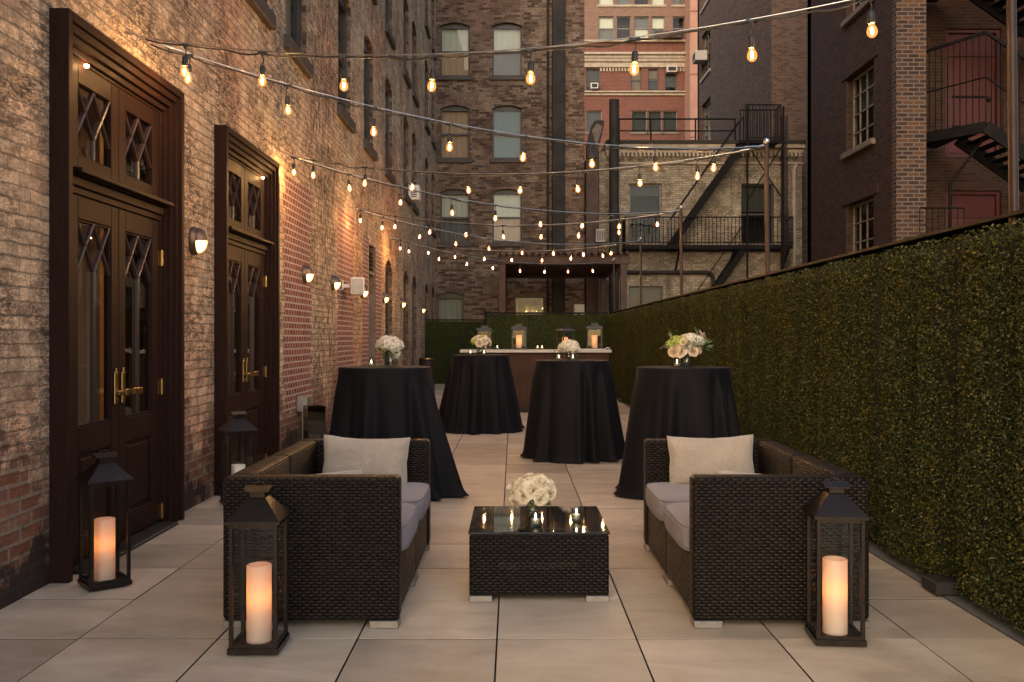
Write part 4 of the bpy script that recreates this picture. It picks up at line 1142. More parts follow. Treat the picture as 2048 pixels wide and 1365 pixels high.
cloth('b', *TB[1], [.13, (-.2, .5, .06), (PI, .6, .07)], 5, 'black floor-length cloth on the farthest round high table, before the bar')
cloth('c', *TB[2], [.07, (-.2, .5, .08), (-2.2, .5, .04)], 8, 'black floor-length cloth on the middle round high table with one pale bouquet')
cloth('d', *TB[3], [.10, (-2.6, .5, .05), (-.4, .6, .05)], 13, 'black floor-length cloth on the round high table by the long hedge')

# ------------------------------------------------------------------ flowers, vases, candles
def rose_mesh(mat, seed, open_=1.0):
    r = random.Random(seed); mb = MB()
    layers = [(3, .010, .10, 1.0), (4, .017, .25, .98), (5, .024, .5, .92), (6, .031, .85, .82), (7, .037, 1.25, .66)]
    for li, (n, rad, tilt, ht) in enumerate(layers):
        for k in range(n):
            a0 = 2*PI*k/n + li*.7 + r.uniform(-.2,.2); hw = (PI/n)*1.35
            vs = []; fs = []; m = 5
            for j in range(m):
                v = j/(m-1)
                for i in range(m):
                    u = i/(m-1)*2-1
                    rr = rad*(.35+.65*math.sin(min(1,v*1.1)*PI/2))*(1+.12*u*u*(1 if v > .5 else 0)) + tilt*.010*v**3*open_
                    z = .040*ht*v - .010*tilt*v**4 - (.006*u*u*v)
                    a = a0 + u*hw*(.45+.55*math.sin(v*PI*.75+.3))
                    vs.append((rr*math.cos(a)+r.uniform(-.0008,.0008), rr*math.sin(a)+r.uniform(-.0008,.0008), z+r.uniform(-.001,.001)))
            for j in range(m-1):
                for i in range(m-1): fs.append((j*m+i, j*m+i+1, (j+1)*m+i+1, (j+1)*m+i))
            mb.add(vs, fs, 0, True)
    return mb.mesh('rose', M[mat])
def hydrangea_mesh(mat, seed, rad=.05, n=130, sq=.8):
    r = random.Random(seed); mb = MB()
    for i in range(n):
        z = r.uniform(-.45, 1); a = r.uniform(0, 2*PI); s = math.sqrt(1-z*z)
        nrm = Vector((s*math.cos(a), s*math.sin(a), z)); p = nrm*rad*r.uniform(.86,1.05); p.z *= sq
        t = nrm.cross(Vector((r.gauss(0,1),r.gauss(0,1),r.gauss(0,1)))).normalized(); b = nrm.cross(t)
        L = rad*r.uniform(.16,.24)
        for k in range(4):
            c = math.cos(k*PI/2); s_ = math.sin(k*PI/2); d = t*c+b*s_; e = b*c-t*s_
            mb.add([p, p+d*L*.6+e*L*.45+nrm*L*.12, p+d*L*1.1+nrm*L*.25, p+d*L*.6-e*L*.45+nrm*L*.12], [(0,1,2,3)], 0, True)
    return mb.mesh('hydrangea_head', M[mat])
def leaves_mesh(n, rad, L, mat, seed, up=.3, name='foliage', c=(0,0,0)):
    r = random.Random(seed); mb = MB()
    for i in range(n):
        a = r.uniform(0, 2*PI); el = r.uniform(-.5, 1.0)*up
        d = Vector((math.cos(a), math.sin(a), el+r.gauss(0,.3))).normalized(); p = Vector(c)+d*rad*r.uniform(.5,1.0)
        s = d.cross(Vector((r.gauss(0,.4),r.gauss(0,.4),1))).normalized(); nn = s.cross(d)
        l = L*r.uniform(.7,1.2); w = l*.27
        mb.add([p, p+d*l*.45+s*w-nn*.004, p+d*l, p+d*l*.45-s*w-nn*.004, p+d*l*.5+nn*l*.08], [(0,1,4),(1,2,4),(2,3,4),(3,0,4)], 0, True)
    return mb.mesh(name, M[mat])
def spike_mesh(pts, mats, seed, L=.014, n=46, r0=.012):
    r = random.Random(seed); mb = MB(); mb.tube(pts, .0014, 5, 0)
    P = [Vector(p) for p in pts]
    for i in range(n):
        t = .3+.7*i/n; q = t*(len(P)-1); k = min(len(P)-2, int(q)); p = P[k].lerp(P[k+1], q-k)
        d = Vector((r.gauss(0,1),r.gauss(0,1),r.gauss(0,1))).normalized(); rr = r0*(1.15-t*.8); pe = p+d*rr
        s = d.cross(Vector((0,.3,1))).normalized(); l = L*(1.1-.6*t)
        mb.add([pe, pe+d*l*.5+s*l*.4, pe+d*l, pe+d*l*.5-s*l*.4], [(0,1,2,3)], 1)
    return mb.mesh('flower_spike', mats)
ROSE = [rose_mesh('rose_white', s) for s in (1,2)]; ROSEP = [rose_mesh('rose_peach', s, 1.3) for s in (3,4)]
HYD = hydrangea_mesh('hydrangea', 5); HYDL = hydrangea_mesh('lime_petal', 6)
def place(me, root, p, d, s=1.0, name=None):
    o = link(name or me.name.split('.')[0], me, root, tuple(p)); o.rotation_mode = 'QUATERNION'
    o.rotation_quaternion = Vector(d).to_track_quat('Z', 'Y'); o.scale = (s,s,s); return o
def vase(x, y, z, h, r, label, style='cyl', group=None):
    v = empty('glass_vase', (x,y,z), 0, label, 'vase', group)
    mb = MB()
    if style == 'cyl': pr = [(0,.004),(r*.95,.004),(r,.008),(r,h),(r-.004,h),(r-.004,.014),(0,.014)]
    else: pr = [(0,.004),(r*.62,.004),(r*.9,.02),(r,.05),(r*.86,h*.6),(r*.75,h*.8),(r*.92,h),(r*.92-.003,h),(r*.75-.003,h*.8),(r*.86-.003,h*.6),(r-.004,.05),(0,.014)]
    mb.lathe(pr, 28); mb.build('vessel', M['vase_glass'], v, fixn=False)
    mb = MB(); mb.lathe([(0,.0005),(r*.8,.0005),(r*.9,.003),(r*.8,.005),(0,.005)], 28); mb.build('base', M['pane'], v, fixn=False)
    return v
def stems(root, h, r, n, seed, z0=-.0):
    q = random.Random(seed); mb = MB()
    for i in range(n):
        a = q.uniform(0, 6.28); b = a+PI+q.uniform(-.6,.6)
        mb.tube([(r*.75*math.cos(b), r*.75*math.sin(b), -h+.02), (0,0,-h*.3), (r*.9*math.cos(a), r*.9*math.sin(a), .02)], .0032, 6)
    mb.build('stems', M['stem'], root)
def bouquet(x, y, z, label, cat='bouquet'):
    return empty('flower_bouquet', (x,y,z), 0, label, cat)
def dome_pts(n, R_, zmin=-.15, seed=0, sq=.85):
    out = []; r = random.Random(seed)
    for i in range(n):
        t = (i+.5)/n; zz = 1-(1-zmin)*t; a = i*2.39996+seed; s = math.sqrt(max(0,1-zz*zz))
        out.append((Vector((s*math.cos(a)*R_, s*math.sin(a)*R_, zz*R_*sq)), Vector((s*math.cos(a), s*math.sin(a), zz+.15))))
    return out
# coffee table roses
TZ = .350
vase(.105, 4.93, TZ, .100, .040, 'small round glass vase on the black glass coffee table', 'fish')
b = bouquet(.105, 4.93, TZ+.085, 'round bunch of cream white roses on the black glass coffee table')
stems(b, .105, .03, 9, 1)
for i, (p, d) in enumerate(dome_pts(22, .125, -.45, 2, .72)): place(ROSE[i%2], b, Vector((p.x*.78, p.y*.78, p.z*.72))*(1+.10*math.sin(i*5.3))+Vector((0,0,.052)), d, .92+.22*math.sin(i*3.7))
link('foliage', leaves_mesh(34, .085, .055, 'leaf', 4, .1, c=(0,0,.02)), b)
CT = 1.066
# left table: white hydrangeas
tx, ty, _ = TB[0]
vase(tx+.045, ty+.02, CT, .14, .055, 'glass vase on the black table behind the sofa near the doors', 'cyl')
b = bouquet(tx+.045, ty+.02, CT+.13, 'white hydrangea bouquet on the black table behind the sofa near the doors'); stems(b, .125, .045, 10, 2)
for i, (p, d) in enumerate(dome_pts(9, .115, .05, 1, .62)): place(HYD, b, p*.75+Vector((0,0,.035)), d, 1.08+.2*math.sin(i*2.2))
place(HYD, b, (.055,-.03,-.02), (.6,-.3,.3), .9)
link('foliage', leaves_mesh(30, .10, .07, 'leaf', 5, .0), b)
# far table: roses with grasses
tx, ty, _ = TB[1]
vase(tx, ty, CT, .15, .06, 'glass vase on the farthest black table before the bar', 'cyl')
b = bouquet(tx, ty, CT+.14, 'loose bouquet of white roses, lime flowers and wispy grass on the farthest black table'); stems(b, .135, .05, 12, 3)
for i, (p, d) in enumerate(dome_pts(20, .135, -.05, 3, .6)):
    if i % 5 == 1: place(HYDL, b, p*.85+Vector((0,0,.03)), d, .75)
    elif i % 5 == 3: place(HYD, b, p*.85+Vector((0,0,.03)), d, .8)
    else: place(ROSE[i%2], b, p*.8+Vector((0,0,.03)), d, 1.25)
link('foliage', leaves_mesh(50, .11, .07, 'leaf', 6, .2, c=(0,0,.02)), b)
r_ = random.Random(4)
for i in range(9):
    a = r_.uniform(0, 6.28); q = r_.uniform(.10,.2)
    me = spike_mesh([(.03*math.cos(a),.03*math.sin(a),.03),(.7*q*math.cos(a),.5*q*math.sin(a),.12),(1.25*q*math.cos(a),q*math.sin(a),.17+r_.uniform(0,.05))], [M['leaf'],M['lime_petal']], i, .012, 26, .006); link('grass_spray', me, b)
# middle table: one dense pale bouquet
tx, ty, _ = TB[2]
vase(tx-.04, ty+.02, CT, .095, .05, 'short glass vase on the middle black table', 'fish')
b = bouquet(tx-.04, ty+.02, CT+.085, 'dense ivory hydrangea bouquet on the middle black table'); stems(b, .08, .04, 9, 4)
for i, (p, d) in enumerate(dome_pts(9, .10, .0, 5, .75)): place(HYD, b, p*.75+Vector((0,0,.04)), d, 1.1+.15*math.sin(i*2.7))
place(HYD, b, (.10,-.02,.03), (.8,-.1,.2), .7)
link('foliage', leaves_mesh(24, .085, .06, 'leaf', 7, .0), b)
# right table: mixed arrangement
tx, ty, _ = TB[3]
vase(tx+.03, ty+.01, CT, .125, .062, 'clear glass cylinder vase on the black table by the long hedge', 'cyl')
b = bouquet(tx+.03, ty+.01, CT+.12, 'lush mixed bouquet of peach roses, lime flowers and white calla by the long hedge'); stems(b, .105, .05, 12, 5)
for p, s in (((-.105,-.06,.02),1.25),((-.065,-.085,.012),1.15),((.03,-.095,.015),1.0),((.075,-.07,.03),.85)): place(ROSEP[0], b, p, (p[0],p[1]-.03,.05), s)
for p, s in (((-.10,-.04,.095),1.1),((-.045,-.05,.10),1.0),((-.145,-.03,.07),.85)): place(HYDL, b, p, (p[0]*.6,-.05,.12), s)
for p, s in (((.03,-.03,.11),1.3),((.09,-.03,.10),1.1),((.0,.04,.11),1.1)): place(HYD, b, p, (p[0]*.5,-.06,.12), s)
me = leaves_mesh(26, .03, .045, 'grey_leaf', 8, .9, 'succulent'); place(me, b, (.0,-.10,.06), (0,-1,.4), .9); place(me, b, (.06,-.09,.085), (.3,-1,.5), .8)
mb = MB()   # calla: a rolled funnel with an open lip
vs = []; fs = []; n = 18
for j in range(6):
    v = j/5
    for k in range(n):
        a = 2*PI*k/n; rr = .006+.032*v**1.8*(1+.35*math.cos(a)*v); vs.append((rr*math.cos(a), rr*math.sin(a), .09*v*(1+.25*math.cos(a)*v)))
for j in range(5):
    for k in range(n): fs.append((j*n+k, j*n+(k+1)%n, (j+1)*n+(k+1)%n, (j+1)*n+k))
mb.add(vs, fs, 0, True); me = mb.mesh('calla_lily', M['rose_white']); place(me, b, (-.035,-.055,.06), (-.25,-.75,.35), 1.0)
for i, (pp, mm) in enumerate((([(-.06,-.02,.08),(-.12,-.03,.15),(-.175,-.03,.215)], ('leaf','leaf')), ([(-.07,.0,.06),(-.12,-.02,.125),(-.155,-.03,.16)], ('leaf','hydrangea')), ([(-.12,-.04,.05),(-.18,-.05,.062),(-.235,-.05,.03)], ('leaf','mauve')), ([(.10,0,.08),(.125,-.02,.14),(.10,-.03,.195)], ('leaf','hydrangea')), ([(.12,0,.06),(.145,-.02,.12),(.135,-.03,.175)], ('leaf','hydrangea')), ([(.08,0,.1),(.09,0,.16),(.075,0,.21)], ('leaf','grey_leaf')))):
    link('flower_spike', spike_mesh(pp, [M[mm[0]],M[mm[1]]], i, .016, 60, .011), b)
link('foliage', leaves_mesh(44, .045, .075, 'leaf', 9, .5, c=(.125,-.02,.05)), b)
link('foliage', leaves_mesh(22, .10, .06, 'leaf', 10, .1, c=(0,0,.02)), b)

def mk_votive():
    v = empty('votive_candle')
    mb = MB(); r, h = .027, .066
    mb.lathe([(0,.0),(r*.9,.0),(r,.004),(r,h),(r-.003,h),(r-.003,.012),(0,.012)], 24); mb.build('glass_cup', M['vase_glass'], v, fixn=False)
    mb = MB(); mb.lathe([(0,.0125),(r-.0035,.0125),(r-.0035,.034),(r*.5,.032),(0,.032)], 20); mb.build('wax', M['wax'], v)
    mb = MB(); mb.lathe([(0,.034),(.004,.040),(.0048,.046),(.003,.056),(0,.066)], 10); mb.build('flame', M['flame'], v)
    return v
v0 = mk_votive()
vt = [((.116,4.71,TZ), 'lit votive candle in front of the rose bunch on the coffee table', 1.0), ((.335,4.84,TZ), 'lit votive candle beside the rose bunch on the coffee table', 1.0),
      ((TB[0][0]-.10,7.70,CT), 'votive candle beside the hydrangeas on the black table near the doors', .95),
      ((TB[1][0]-.135,12.75,CT), 'votive candle in front of the grassy bouquet on the farthest table, doorward side', 1.0), ((TB[1][0]+.055,12.72,CT), 'votive candle in front of the grassy bouquet on the farthest table, hedgeward side', 1.0),
      ((TB[2][0]-.16,9.82,CT), 'votive candle on the middle black table, on the door side of the bouquet', .95), ((TB[2][0]-.012,9.78,CT), 'votive candle on the middle black table, tucked under the bouquet', .95),
      ((TB[3][0]-.075,7.60,CT), 'votive candle beside the tall mixed bouquet on the table by the hedge', 1.05),
      ((-.275,16.1,1.095), 'votive candle on the bar just past the grassy bouquet', 1.1), ((.43,16.1,1.095), 'votive candle on the bar, doorward one of the close pair', 1.1), ((.51,16.1,1.095), 'votive candle on the bar, hedgeward one of the close pair', 1.1), ((1.15,16.12,1.095), 'votive candle on the bar just past the ivory bouquet', 1.1)]
for i, (p, l, s) in enumerate(vt):
    o = v0 if i == 0 else copy_tree(v0)
    o.location = p; o.scale = (s,s,s); tag(o, l, 'votive candle', 'votive candles in glass cups')

# ------------------------------------------------------------------ lanterns
def candle(x, y, z, r, h, label, lit=True, power=.25, rz=0):
    c = empty('pillar_candle', (x,y,z), rz, label, 'candle', 'ivory pillar candles')
    mb = MB()
    if lit: mb.lathe([(r,.001),(r,h-.003),(r-.004,h),(r-.012,h-.001),(r-.016,h-.014),(0,h-.018)], 36)
    else: mb.lathe([(0,.0),(r,.001),(r,h-.003),(r-.004,h),(r-.012,h-.001),(r-.016,h-.010),(0,h-.014)], 36)
    mb.build('wax', M['led_wax'] if lit else M['wax'], c, fixn=False)
    if lit:
        L = bpy.data.lights.new('candle_light', 'POINT'); L.energy = power; L.color = (1,.50,.16); L.shadow_soft_size = .012
        o = bpy.data.objects.new('candle_light', L); COL.objects.link(o); o.parent = c; o.location = (0,0,h*.58)
    return c
def mk_lantern(w=.20, h=.545, metal='lantern_metal'):
    r = empty('floor_lantern')
    a = w/2; p = .017
    mb = MB(); mb.bbox(-a-.006, a+.006, -a-.006, a+.006, .010, .034, .002); mb.box(-a+.02, a-.02, -a+.02, a-.02, .0, .010); mb.build('base', M[metal], r)
    mb = MB()
    for sx in (-1,1):
        for sy in (-1,1):
            x0, y0 = sx*(a-p/2), sy*(a-p/2); mb.bbox(x0-p/2, x0+p/2, y0-p/2, y0+p/2, .034, h, .0015)
    for (z0, z1) in ((.034,.048),(h-.016,h)):
        for s in (-1,1):
            y = s*(a-p/2); mb.box(-a+p, a-p, y-.005, y+.005, z0, z1); mb.box(y-.005, y+.005, -a+p, a-p, z0, z1)
    mb.rod((a+.001,-a+.05,h*.5),(a+.006,-a+.05,h*.5), .006, 8)
    mb.build('frame', M[metal], r)
    mb = MB(); q = a-p/2
    for s in (-1,1):
        mb.quad((-q,s*q,.048),(q,s*q,.048),(q,s*q,h-.016),(-q,s*q,h-.016)); mb.quad((s*q,-q,.048),(s*q,q,.048),(s*q,q,h-.016),(s*q,-q,h-.016))
    mb.build('glass', M['glass'], r, fixn=False)
    mb = MB(); e = a+.013; t = .036; z0, z1, z2 = h+.0005, h+.012, h+.098
    vs = [(-e,-e,z0),(e,-e,z0),(e,e,z0),(-e,e,z0),(-e,-e,z1),(e,-e,z1),(e,e,z1),(-e,e,z1),(-t,-t,z2),(t,-t,z2),(t,t,z2),(-t,t,z2)]
    mb.add(vs, [(0,3,2,1),(0,1,5,4),(1,2,6,5),(2,3,7,6),(3,0,4,7),(4,5,9,8),(5,6,10,9),(6,7,11,10),(7,4,8,11),(8,9,10,11)])
    mb.build('roof', M[metal], r)
    mb = MB(); mb.bbox(-t+.003, t-.003, -t+.003, t-.003, h+.0985, h+.125, .002)
    mb.add([(-.052,-.045,h+.128),(.052,-.045,h+.128),(.058,.0,h+.148),(.052,.045,h+.128),(-.052,.045,h+.128),(-.058,.0,h+.148),
            (-.052,-.045,h+.124),(.052,-.045,h+.124),(.052,.045,h+.124),(-.052,.045,h+.124)], [(0,1,2,5),(5,2,3,4),(6,9,8,7),(0,6,7,1),(4,3,8,9),(1,7,8,3,2),(0,5,4,9,6)])
    mb.build('cap', M[metal], r)
    mb = MB(); mb.tube([(.0+.024*math.cos(k*PI/10), .030*math.sin(k*PI/10)*.4, h+.138+.022*math.sin(k*PI/10)) for k in range(11)], .0032, 6); mb.build('handle', M[metal], r)
    return r
lt0 = mk_lantern()
LS = [((-1.075,3.88,0), 0.02, 'tall dark lantern with lit candle at the near corner of the sofa by the doors', True, 'lit pillar candle in the lantern at the corner of the sofa by the doors'),
      ((1.40,3.985,0), -.09, 'tall dark lantern with lit candle at the near corner of the sofa by the hedge', True, 'lit pillar candle in the lantern at the corner of the sofa by the hedge'),
      ((-2.165,4.86,0), .70, 'tall dark lantern with lit candle standing before the first brown double door', True, 'lit pillar candle in the lantern before the first brown double door'),
      ((-2.16,7.20,0), .62, 'tall dark lantern with unlit candle beside the second brown double door', False, 'unlit white pillar candle in the lantern beside the second double door')]
for i, (p, rz, l, lit, cl) in enumerate(LS):
    o = lt0 if i == 0 else copy_tree(lt0)
    o.location = p; o.rotation_euler.z = rz; s = (1, 1, 1.02, 1.06)[i]; o.scale = (s,s,s)
    tag(o, l, 'lantern', 'tall dark floor lanterns')
    candle(p[0], p[1], p[2]+.035, .052 if i != 3 else .055, .322 if lit else .28, cl, lit, (.082,.078,.070,0)[i], rz)
def mk_bar_lantern():
    r = empty('table_lantern'); a = .125; h = .36; p = .016
    mb = MB(); mb.bbox(-a-.01, a+.01, -a-.01, a+.01, 0, .022, .003); mb.build('base', M['zinc'], r)
    mb = MB()
    for sx in (-1,1):
        for sy in (-1,1): mb.box(sx*(a-p/2)-p/2, sx*(a-p/2)+p/2, sy*(a-p/2)-p/2, sy*(a-p/2)+p/2, .022, h)
    for s in (-1,1):
        y = s*(a-p/2); mb.box(-a+p, a-p, y-.006, y+.006, h-.02, h); mb.box(y-.006, y+.006, -a+p, a-p, h-.02, h)
    mb.build('frame', M['zinc'], r)
    mb = MB(); q = a-p/2
    for s in (-1,1): mb.quad((-q,s*q,.022),(q,s*q,.022),(q,s*q,h-.02),(-q,s*q,h-.02)); mb.quad((s*q,-q,.022),(s*q,q,.022),(s*q,q,h-.02),(s*q,-q,h-.02))
    mb.build('glass', M['glass'], r, fixn=False)
    mb = MB()
    def ring(e, z): return [(-e,-e,z),(e,-e,z),(e,e,z),(-e,e,z)]
    rs = [ring(a+.018,h+.0005), ring(a+.018,h+.014), ring(a-.005,h+.040), ring(.055,h+.052), ring(.055,h+.075), ring(.065,h+.078), ring(.065,h+.086), ring(.0,h+.088)]
    vs = [v for q in rs for v in q]; fs = [(3,2,1,0)]
    for i in range(len(rs)-1):
        for k in range(4): fs.append((i*4+k, i*4+(k+1)%4, i*4+4+(k+1)%4, i*4+4+k))
    mb.add(vs, fs); mb.build('roof', M['zinc'], r)
    return r
bl0 = mk_bar_lantern()
BL = [(-.52,16.45,1,'grey zinc lantern on the bar behind the grassy bouquet','lit candle in the bar lantern behind the grassy bouquet',.95), (.105,16.3,1,'grey zinc lantern with lit candle on the bar between the two far black tables','lit candle in the bar lantern between the two far black tables',1.0),
      (.93,16.35,0,'grey zinc lantern on the bar half hidden by the ivory bouquet','candle in the bar lantern half hidden by the ivory bouquet',.9), (1.455,16.35,1,'grey zinc lantern with lit candle at the hedge end of the bar','lit candle in the bar lantern at the hedge end',1.04)]
for i, (x, y, lit, l, cl, s) in enumerate(BL):
    o = bl0 if i == 0 else copy_tree(bl0)
    o.location = (x,y,1.095); o.scale = (s,s,s); o.rotation_euler.z = (.1,.05,.5,-.05)[i]; tag(o, l, 'lantern', 'grey lanterns on the bar')
    candle(x, y, 1.095+.0225*s, .052, .235 if i != 2 else .20, cl, True, (.085,.085,.06,.085)[i])
# square smoked glass hurricanes by the wall
for (x, y, w, h, ch, rz, l, cl) in ((-2.19,10.1,.19,.56,.22,.5,'square smoked glass hurricane with low white candle by the brick wall','low white candle in the smoked hurricane by the brick wall'), (-2.03,10.9,.20,.60,.43,.3,'square smoked glass hurricane with tall candle half behind the black tablecloth','tall ivory candle in the hurricane half behind the black tablecloth')):
    g = empty('hurricane_vase', (x,y,0), rz, l, 'hurricane vase', 'square hurricane vases by the brick wall')
    a = w/2; mb = MB()
    for s in (-1,1):
        mb.box(-a, a, s*a-.004, s*a+.004, .0, h); mb.box(s*a-.004, s*a+.004, -a+.005, a-.005, .0, h)
    mb.build('glass', M['smoke_glass'], g)
    mb = MB(); mb.box(-a+.005, a-.005, -a+.005, a-.005, .0, .012); mb.build('base', M['black'], g)
    candle(x, y, .013, .068, ch, cl, False)
jb = empty('junction_box', (-2.40,10.6,.46), 0, 'small galvanised junction box low on the wall between the two hurricanes', 'junction box')
mb = MB(); mb.bbox(-.08, .05, -.11, .11, 0, .18, .008); mb.build('body', M['steel'], jb)
mb = MB(); mb.tube([(-.02,.03,-.002),(-.02,.03,-.42)], .012, 8); mb.tube([(-.02,-.05,-.002),(-.02,-.05,-.42)], .012, 8); mb.build('conduit', M['steel'], jb)
tb = empty('waste_bin', (-2.12,22.6,0), 0, 'dark cylindrical waste bin with bronze rim against the far hedge', 'bin')
mb = MB(); mb.lathe([(0,0),(.19,0),(.19,.78),(.17,.78),(.17,.1),(0,.1)], 28); mb.build('drum', M['bronze'], tb)
mb = MB(); mb.lathe([(.191,.76),(.197,.765),(.197,.80),(.18,.80),(.171,.782)], 28); mb.build('rim', M['brass'], tb, fixn=False)

# ------------------------------------------------------------------ bar
bar = empty('bar_counter', (.39,16.2,0), 0, 'long bar counter with white marble top and rust-brown front', 'bar counter')
mb = MB(); mb.bbox(-1.31, .328, -.34, .36, 1.045, 1.094, .004); mb.bbox(.334, 1.32, -.34, .36, 1.045, 1.094, .004); mb.build('countertop', M['marble'], bar)
mb = MB(); mb.box(-1.27, .329, -.28, .30, .05, 1.044); mb.box(.333, 1.28, -.28, .30, .05, 1.044); mb.build('front_panel', M['rust_panel'], bar)
mb = MB(); mb.box(-1.25, 1.26, -.25, .28, 0, .05); mb.build('plinth', M['black'], bar)
mb = MB(); mb.tube([(1.06,16.30,1.10),(1.12,16.22,1.10),(1.20,16.12,1.10),(1.62,16.18,1.10),(1.66,16.22,1.125),(1.71,16.2,1.12),(1.69,16.12,1.10)], .007, 8)
tag(mb.build('power_cord', M['white_plastic']), 'white power cord curling on the bar at the foot of the hedge-end lantern', 'cord')

# ------------------------------------------------------------------ sofas
def rounded(mb, x0, x1, y0, y1, z0, z1, b=.022, seg=3): mb.bbox(x0, x1, y0, y1, z0, z1, b, seg, 0, True)
def cushion_mesh(w, d, h, seed):
    n = 14; r = random.Random(seed); bm = bmesh.new(); bmesh.ops.create_cube(bm, size=2)
    bmesh.ops.subdivide_edges(bm, edges=bm.edges[:], cuts=n, use_grid_fill=True)
    for v in bm.verts:
        x, y, z = v.co
        p = 7
        L = (abs(x)**p+abs(y)**p+abs(z)**p)**(1/p)
        x, y, z = x/L, y/L, z/L
        puff = 1 + .10*(1-x*x)*(1-y*y) + .05*mnoise.noise((x*1.7+seed, y*1.7, z))*(1-x**4)*(1-y**4)
        v.co = (x*w/2*(1+.012*(1-z*z)), y*d/2*(1+.012*(1-z*z)), z*h/2*puff)
    me = MB(); bm.verts.index_update(); me.add([v.co[:] for v in bm.verts], [[v.index for v in f.verts] for f in bm.faces], 0, True); bm.free()
    for s in (-1,1):   # piping along the upper and lower edge
        pts = []
        for k in range(64):
            a = 2*PI*k/64; c, s_ = math.cos(a), math.sin(a); p = 7; L = (abs(c)**p+abs(s_)**p)**(1/p); pts.append((c/L*w/2*.985, s_/L*d/2*.985, s*h/2*.80))
        me.tube(pts+[pts[0]], .0045, 6, 0, False)
    return me.mesh('seat_cushion', M['cushion'])
CUSH = [cushion_mesh(.66, .735, .135, s) for s in (1,2)]
def pillow_mesh(w, h, t, seed):
    n = 26; mb = MB(); r = random.Random(seed)
    for side in (-1, 1):
        vs = []; fs = []
        for j in range(n+1):
            v = j/n*2-1
            for i in range(n+1):
                u = i/n*2-1
                wr = .006*mnoise.noise((u*5+seed, v*4, 2*side))*(1-u**4)*(1-v**4) + .004*mnoise.noise((u*11, v*9+seed, 5*side))*(1-u**4)*(1-v**4)
                th = wr + t/2*(max(0,(1-u**4))*max(0,(1-v**4)))**.55*(1+.10*mnoise.noise((u*1.6+seed, v*1.6, side))) 
                x = w/2*u*(1-.05*(1-abs(v))**1.0 - .02*mnoise.noise((u*2+seed, v*2, 3))); z = h/2*v*(1-.13*(1-abs(u)**1.5) + .02*mnoise.noise((u*3+seed, v*2, 7)))
                vs.append((x, side*th, z))
        for j in range(n):
            for i in range(n):
                q = (j*(n+1)+i, j*(n+1)+i+1, (j+1)*(n+1)+i+1, (j+1)*(n+1)+i); fs.append(q if side < 0 else q[::-1])
        mb.add(vs, fs, 0, True)
    return mb.mesh('throw_pillow', M['pillow'])
def sofa(x, label, flip):
    """two-module wicker sofa, local: back towards -X, seat open to +X, y from 0 (near) to 1.60 (far)"""
    r = empty('wicker_sofa', (x,4.14,0), 0, label, 'sofa', 'dark wicker two-seat sofas')
    S = -1 if flip else 1
    def B(mb, x0, x1, *a, **k): rounded(mb, *( (S*x0, S*x1) if S > 0 else (S*x1, S*x0) ), *a, **k)
    H = .685; D = .80; L = 1.60; f = .035
    mb = MB(); B(mb, 0, D, 0, .115, f, H); mb.build('armrest', M['wicker'], r)
    mb = MB(); B(mb, 0, D, L-.115, L, f, H); mb.build('armrest', M['wicker'], r)
    for (a, b) in ((.116, L/2-.0015), (L/2+.0015, L-.116)):
        mb = MB(); B(mb, 0, .115, a, b, f, H-.001); mb.build('backrest', M['wicker'], r)
        mb = MB(); B(mb, .116, D-.012, a, b, f, .305, b=.012); mb.build('seat_base', M['wicker'], r)
    for i, yc in enumerate((.116+.342, L-.116-.342)):
        o = link('seat_cushion', CUSH[i], r); o.location = (S*(.118+.35), yc, .305+.066); o.rotation_euler = (0,0,PI/2*0); o.scale = (1.06, .925, 1)
    fm = MB()
    for (xa, xb) in ((.002,.13),(D-.135,D-.003)):
        for (ya, yb) in ((.004,.085),(L/2-.09,L/2-.01),(L/2+.01,L/2+.09),(L-.085,L-.004)):
            m = MB(); m.bbox(*((S*xa, S*xb) if S > 0 else (S*xb, S*xa)), ya, yb, .0, f-.001, .003); m.build('foot', M['alu'], r)
    return r
sofa(-1.315, 'dark wicker sofa with mauve-grey cushions on the doors side, facing the hedge', False)
sofa(1.615, 'dark wicker sofa with mauve-grey cushions backing onto the long hedge', True)
PM = [pillow_mesh(.52, .31, .15, s) for s in (1,2)]
def pillow(me, loc, rot, label):
    o = link('throw_pillow', me, None, loc); o.rotation_euler = rot; return tag(o, label, 'pillow', 'oatmeal throw pillows')
pillow(PM[0], (-.885,5.50,.435+.135), (-.20,.035,.03), 'oatmeal throw pillow propped on the far arm of the sofa by the doors')
pillow(PM[1], (1.19,5.50,.435+.14), (-.18,-.02,-.02), 'oatmeal throw pillow propped on the far arm of the sofa by the hedge')
pillow(PM[1], (-.97,4.36,.435+.10), (.36,-.05,.10), 'oatmeal throw pillow mostly hidden behind the near arm of the sofa by the doors')
pillow(PM[0], (1.22,4.36,.435+.10), (.36,.05,-.08), 'oatmeal throw pillow mostly hidden behind the near arm of the sofa by the hedge')

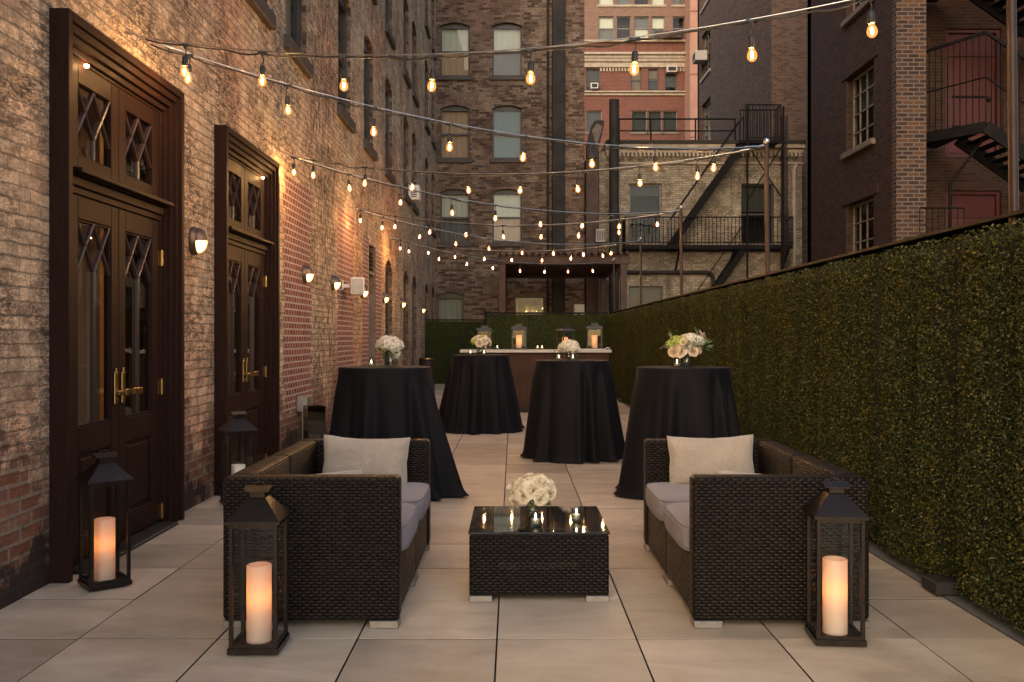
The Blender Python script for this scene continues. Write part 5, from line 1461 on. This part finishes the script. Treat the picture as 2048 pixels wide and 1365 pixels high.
# ------------------------------------------------------------------ coffee table
ct = empty('coffee_table', (.13,4.905,0), 0, 'low square dark wicker coffee table with black glass top', 'coffee table')
mb = MB(); rounded(mb, -.348, .348, -.348, .348, .032, .332, b=.012); mb.build('body', M['wicker'], ct)
mb = MB(); mb.bbox(-.352, .352, -.352, .352, .336, .349, .003); mb.build('glass_top', M['black_glass'], ct)
mb = MB(); mb.box(-.34,.34,-.34,.34,.3325,.3355); mb.build('top_frame', M['black'], ct)
for sx in (-1,1):
    for sy in (-1,1):
        mb = MB(); mb.bbox(min(sx*.232,sx*.349), max(sx*.232,sx*.349), min(sy*.26,sy*.349), max(sy*.26,sy*.349), 0, .0315, .003); mb.build('foot', M['alu'], ct)
M['perf'] = simple('worn_wicker_hole_edges', (.085,.075,.065), .7)
mb = MB(); r_ = random.Random(2)
for k in range(62):
    if k % 8 in (6,): continue
    x = -.20+k*.0063; 
    for z in ((.178,.190) if k % 4 < 2 else (.170,.197)): mb.box(x-.0014, x+.0014, -.3495, -.3478, z-.0013, z+.0013)
mb.build('perforation', M['perf'], ct)
# ------------------------------------------------------------------ camera, sky, sun
cam = bpy.data.cameras.new('camera'); co = bpy.data.objects.new('camera', cam); COL.objects.link(co)
co.location = (0,0,1.32); co.rotation_euler = (PI/2,0,0)
cam.sensor_width = 36; cam.lens = 1833/2048*36; cam.shift_x = -2/2048; cam.shift_y = -8.5/2048; cam.clip_end = 500; cam.clip_start = .05
scene.camera = co
w = bpy.data.worlds.new('World'); scene.world = w; w.use_nodes = True
nt = w.node_tree; nt.nodes.clear()
sky = nt.nodes.new('ShaderNodeTexSky'); sky.sky_type = 'NISHITA'; sky.sun_disc = False
SUN_EL, SUN_AZ = R(26), R(200)
sky.sun_elevation = SUN_EL; sky.sun_rotation = SUN_AZ; sky.air_density = 1.0; sky.dust_density = 1.6; sky.ozone_density = 1.0
bg = nt.nodes.new('ShaderNodeBackground'); bg.inputs[1].default_value = .114
ou = nt.nodes.new('ShaderNodeOutputWorld')
tint = nt.nodes.new('ShaderNodeMix'); tint.data_type = 'RGBA'; tint.blend_type = 'MULTIPLY'; tint.inputs[0].default_value = 1; tint.inputs[7].default_value = (1.06, .955, .85, 1)
nt.links.new(sky.outputs[0], tint.inputs[6]); nt.links.new(tint.outputs[2], bg.inputs[0]); nt.links.new(bg.outputs[0], ou.inputs[0])
sl = bpy.data.lights.new('sun', 'SUN'); sl.energy = .12; sl.angle = R(40); sl.color = (1,.86,.72)
so = bpy.data.objects.new('sun', sl); COL.objects.link(so); so.location = (0,-10,20)
sd = Vector((math.sin(SUN_AZ)*math.cos(SUN_EL), math.cos(SUN_AZ)*math.cos(SUN_EL), math.sin(SUN_EL)))
so.rotation_euler = sd.to_track_quat('Z', 'Y').to_euler()
# lamp burning inside the room behind the glazed doors
L = bpy.data.lights.new('room_lamp', 'POINT'); L.energy = 34; L.color = (1,.62,.28); L.shadow_soft_size = .15
o = bpy.data.objects.new('room_lamp', L); COL.objects.link(o); o.location = (-5.2, 8.6, 2.4)
vs = scene.view_settings
vs.view_transform = 'Standard'; vs.look = 'None'; vs.exposure = 1.75; vs.gamma = 1.0; vs.use_curve_mapping = False
scene.render.engine = 'CYCLES'
cy = scene.cycles
cy.max_bounces = 6; cy.diffuse_bounces = 3; cy.glossy_bounces = 3; cy.transmission_bounces = 4; cy.transparent_max_bounces = 16
cy.caustics_reflective = False; cy.caustics_refractive = False; cy.sample_clamp_indirect = 4.0
cy.use_denoising = True
try: cy.denoiser = 'OPENIMAGEDENOISE'
except Exception: pass
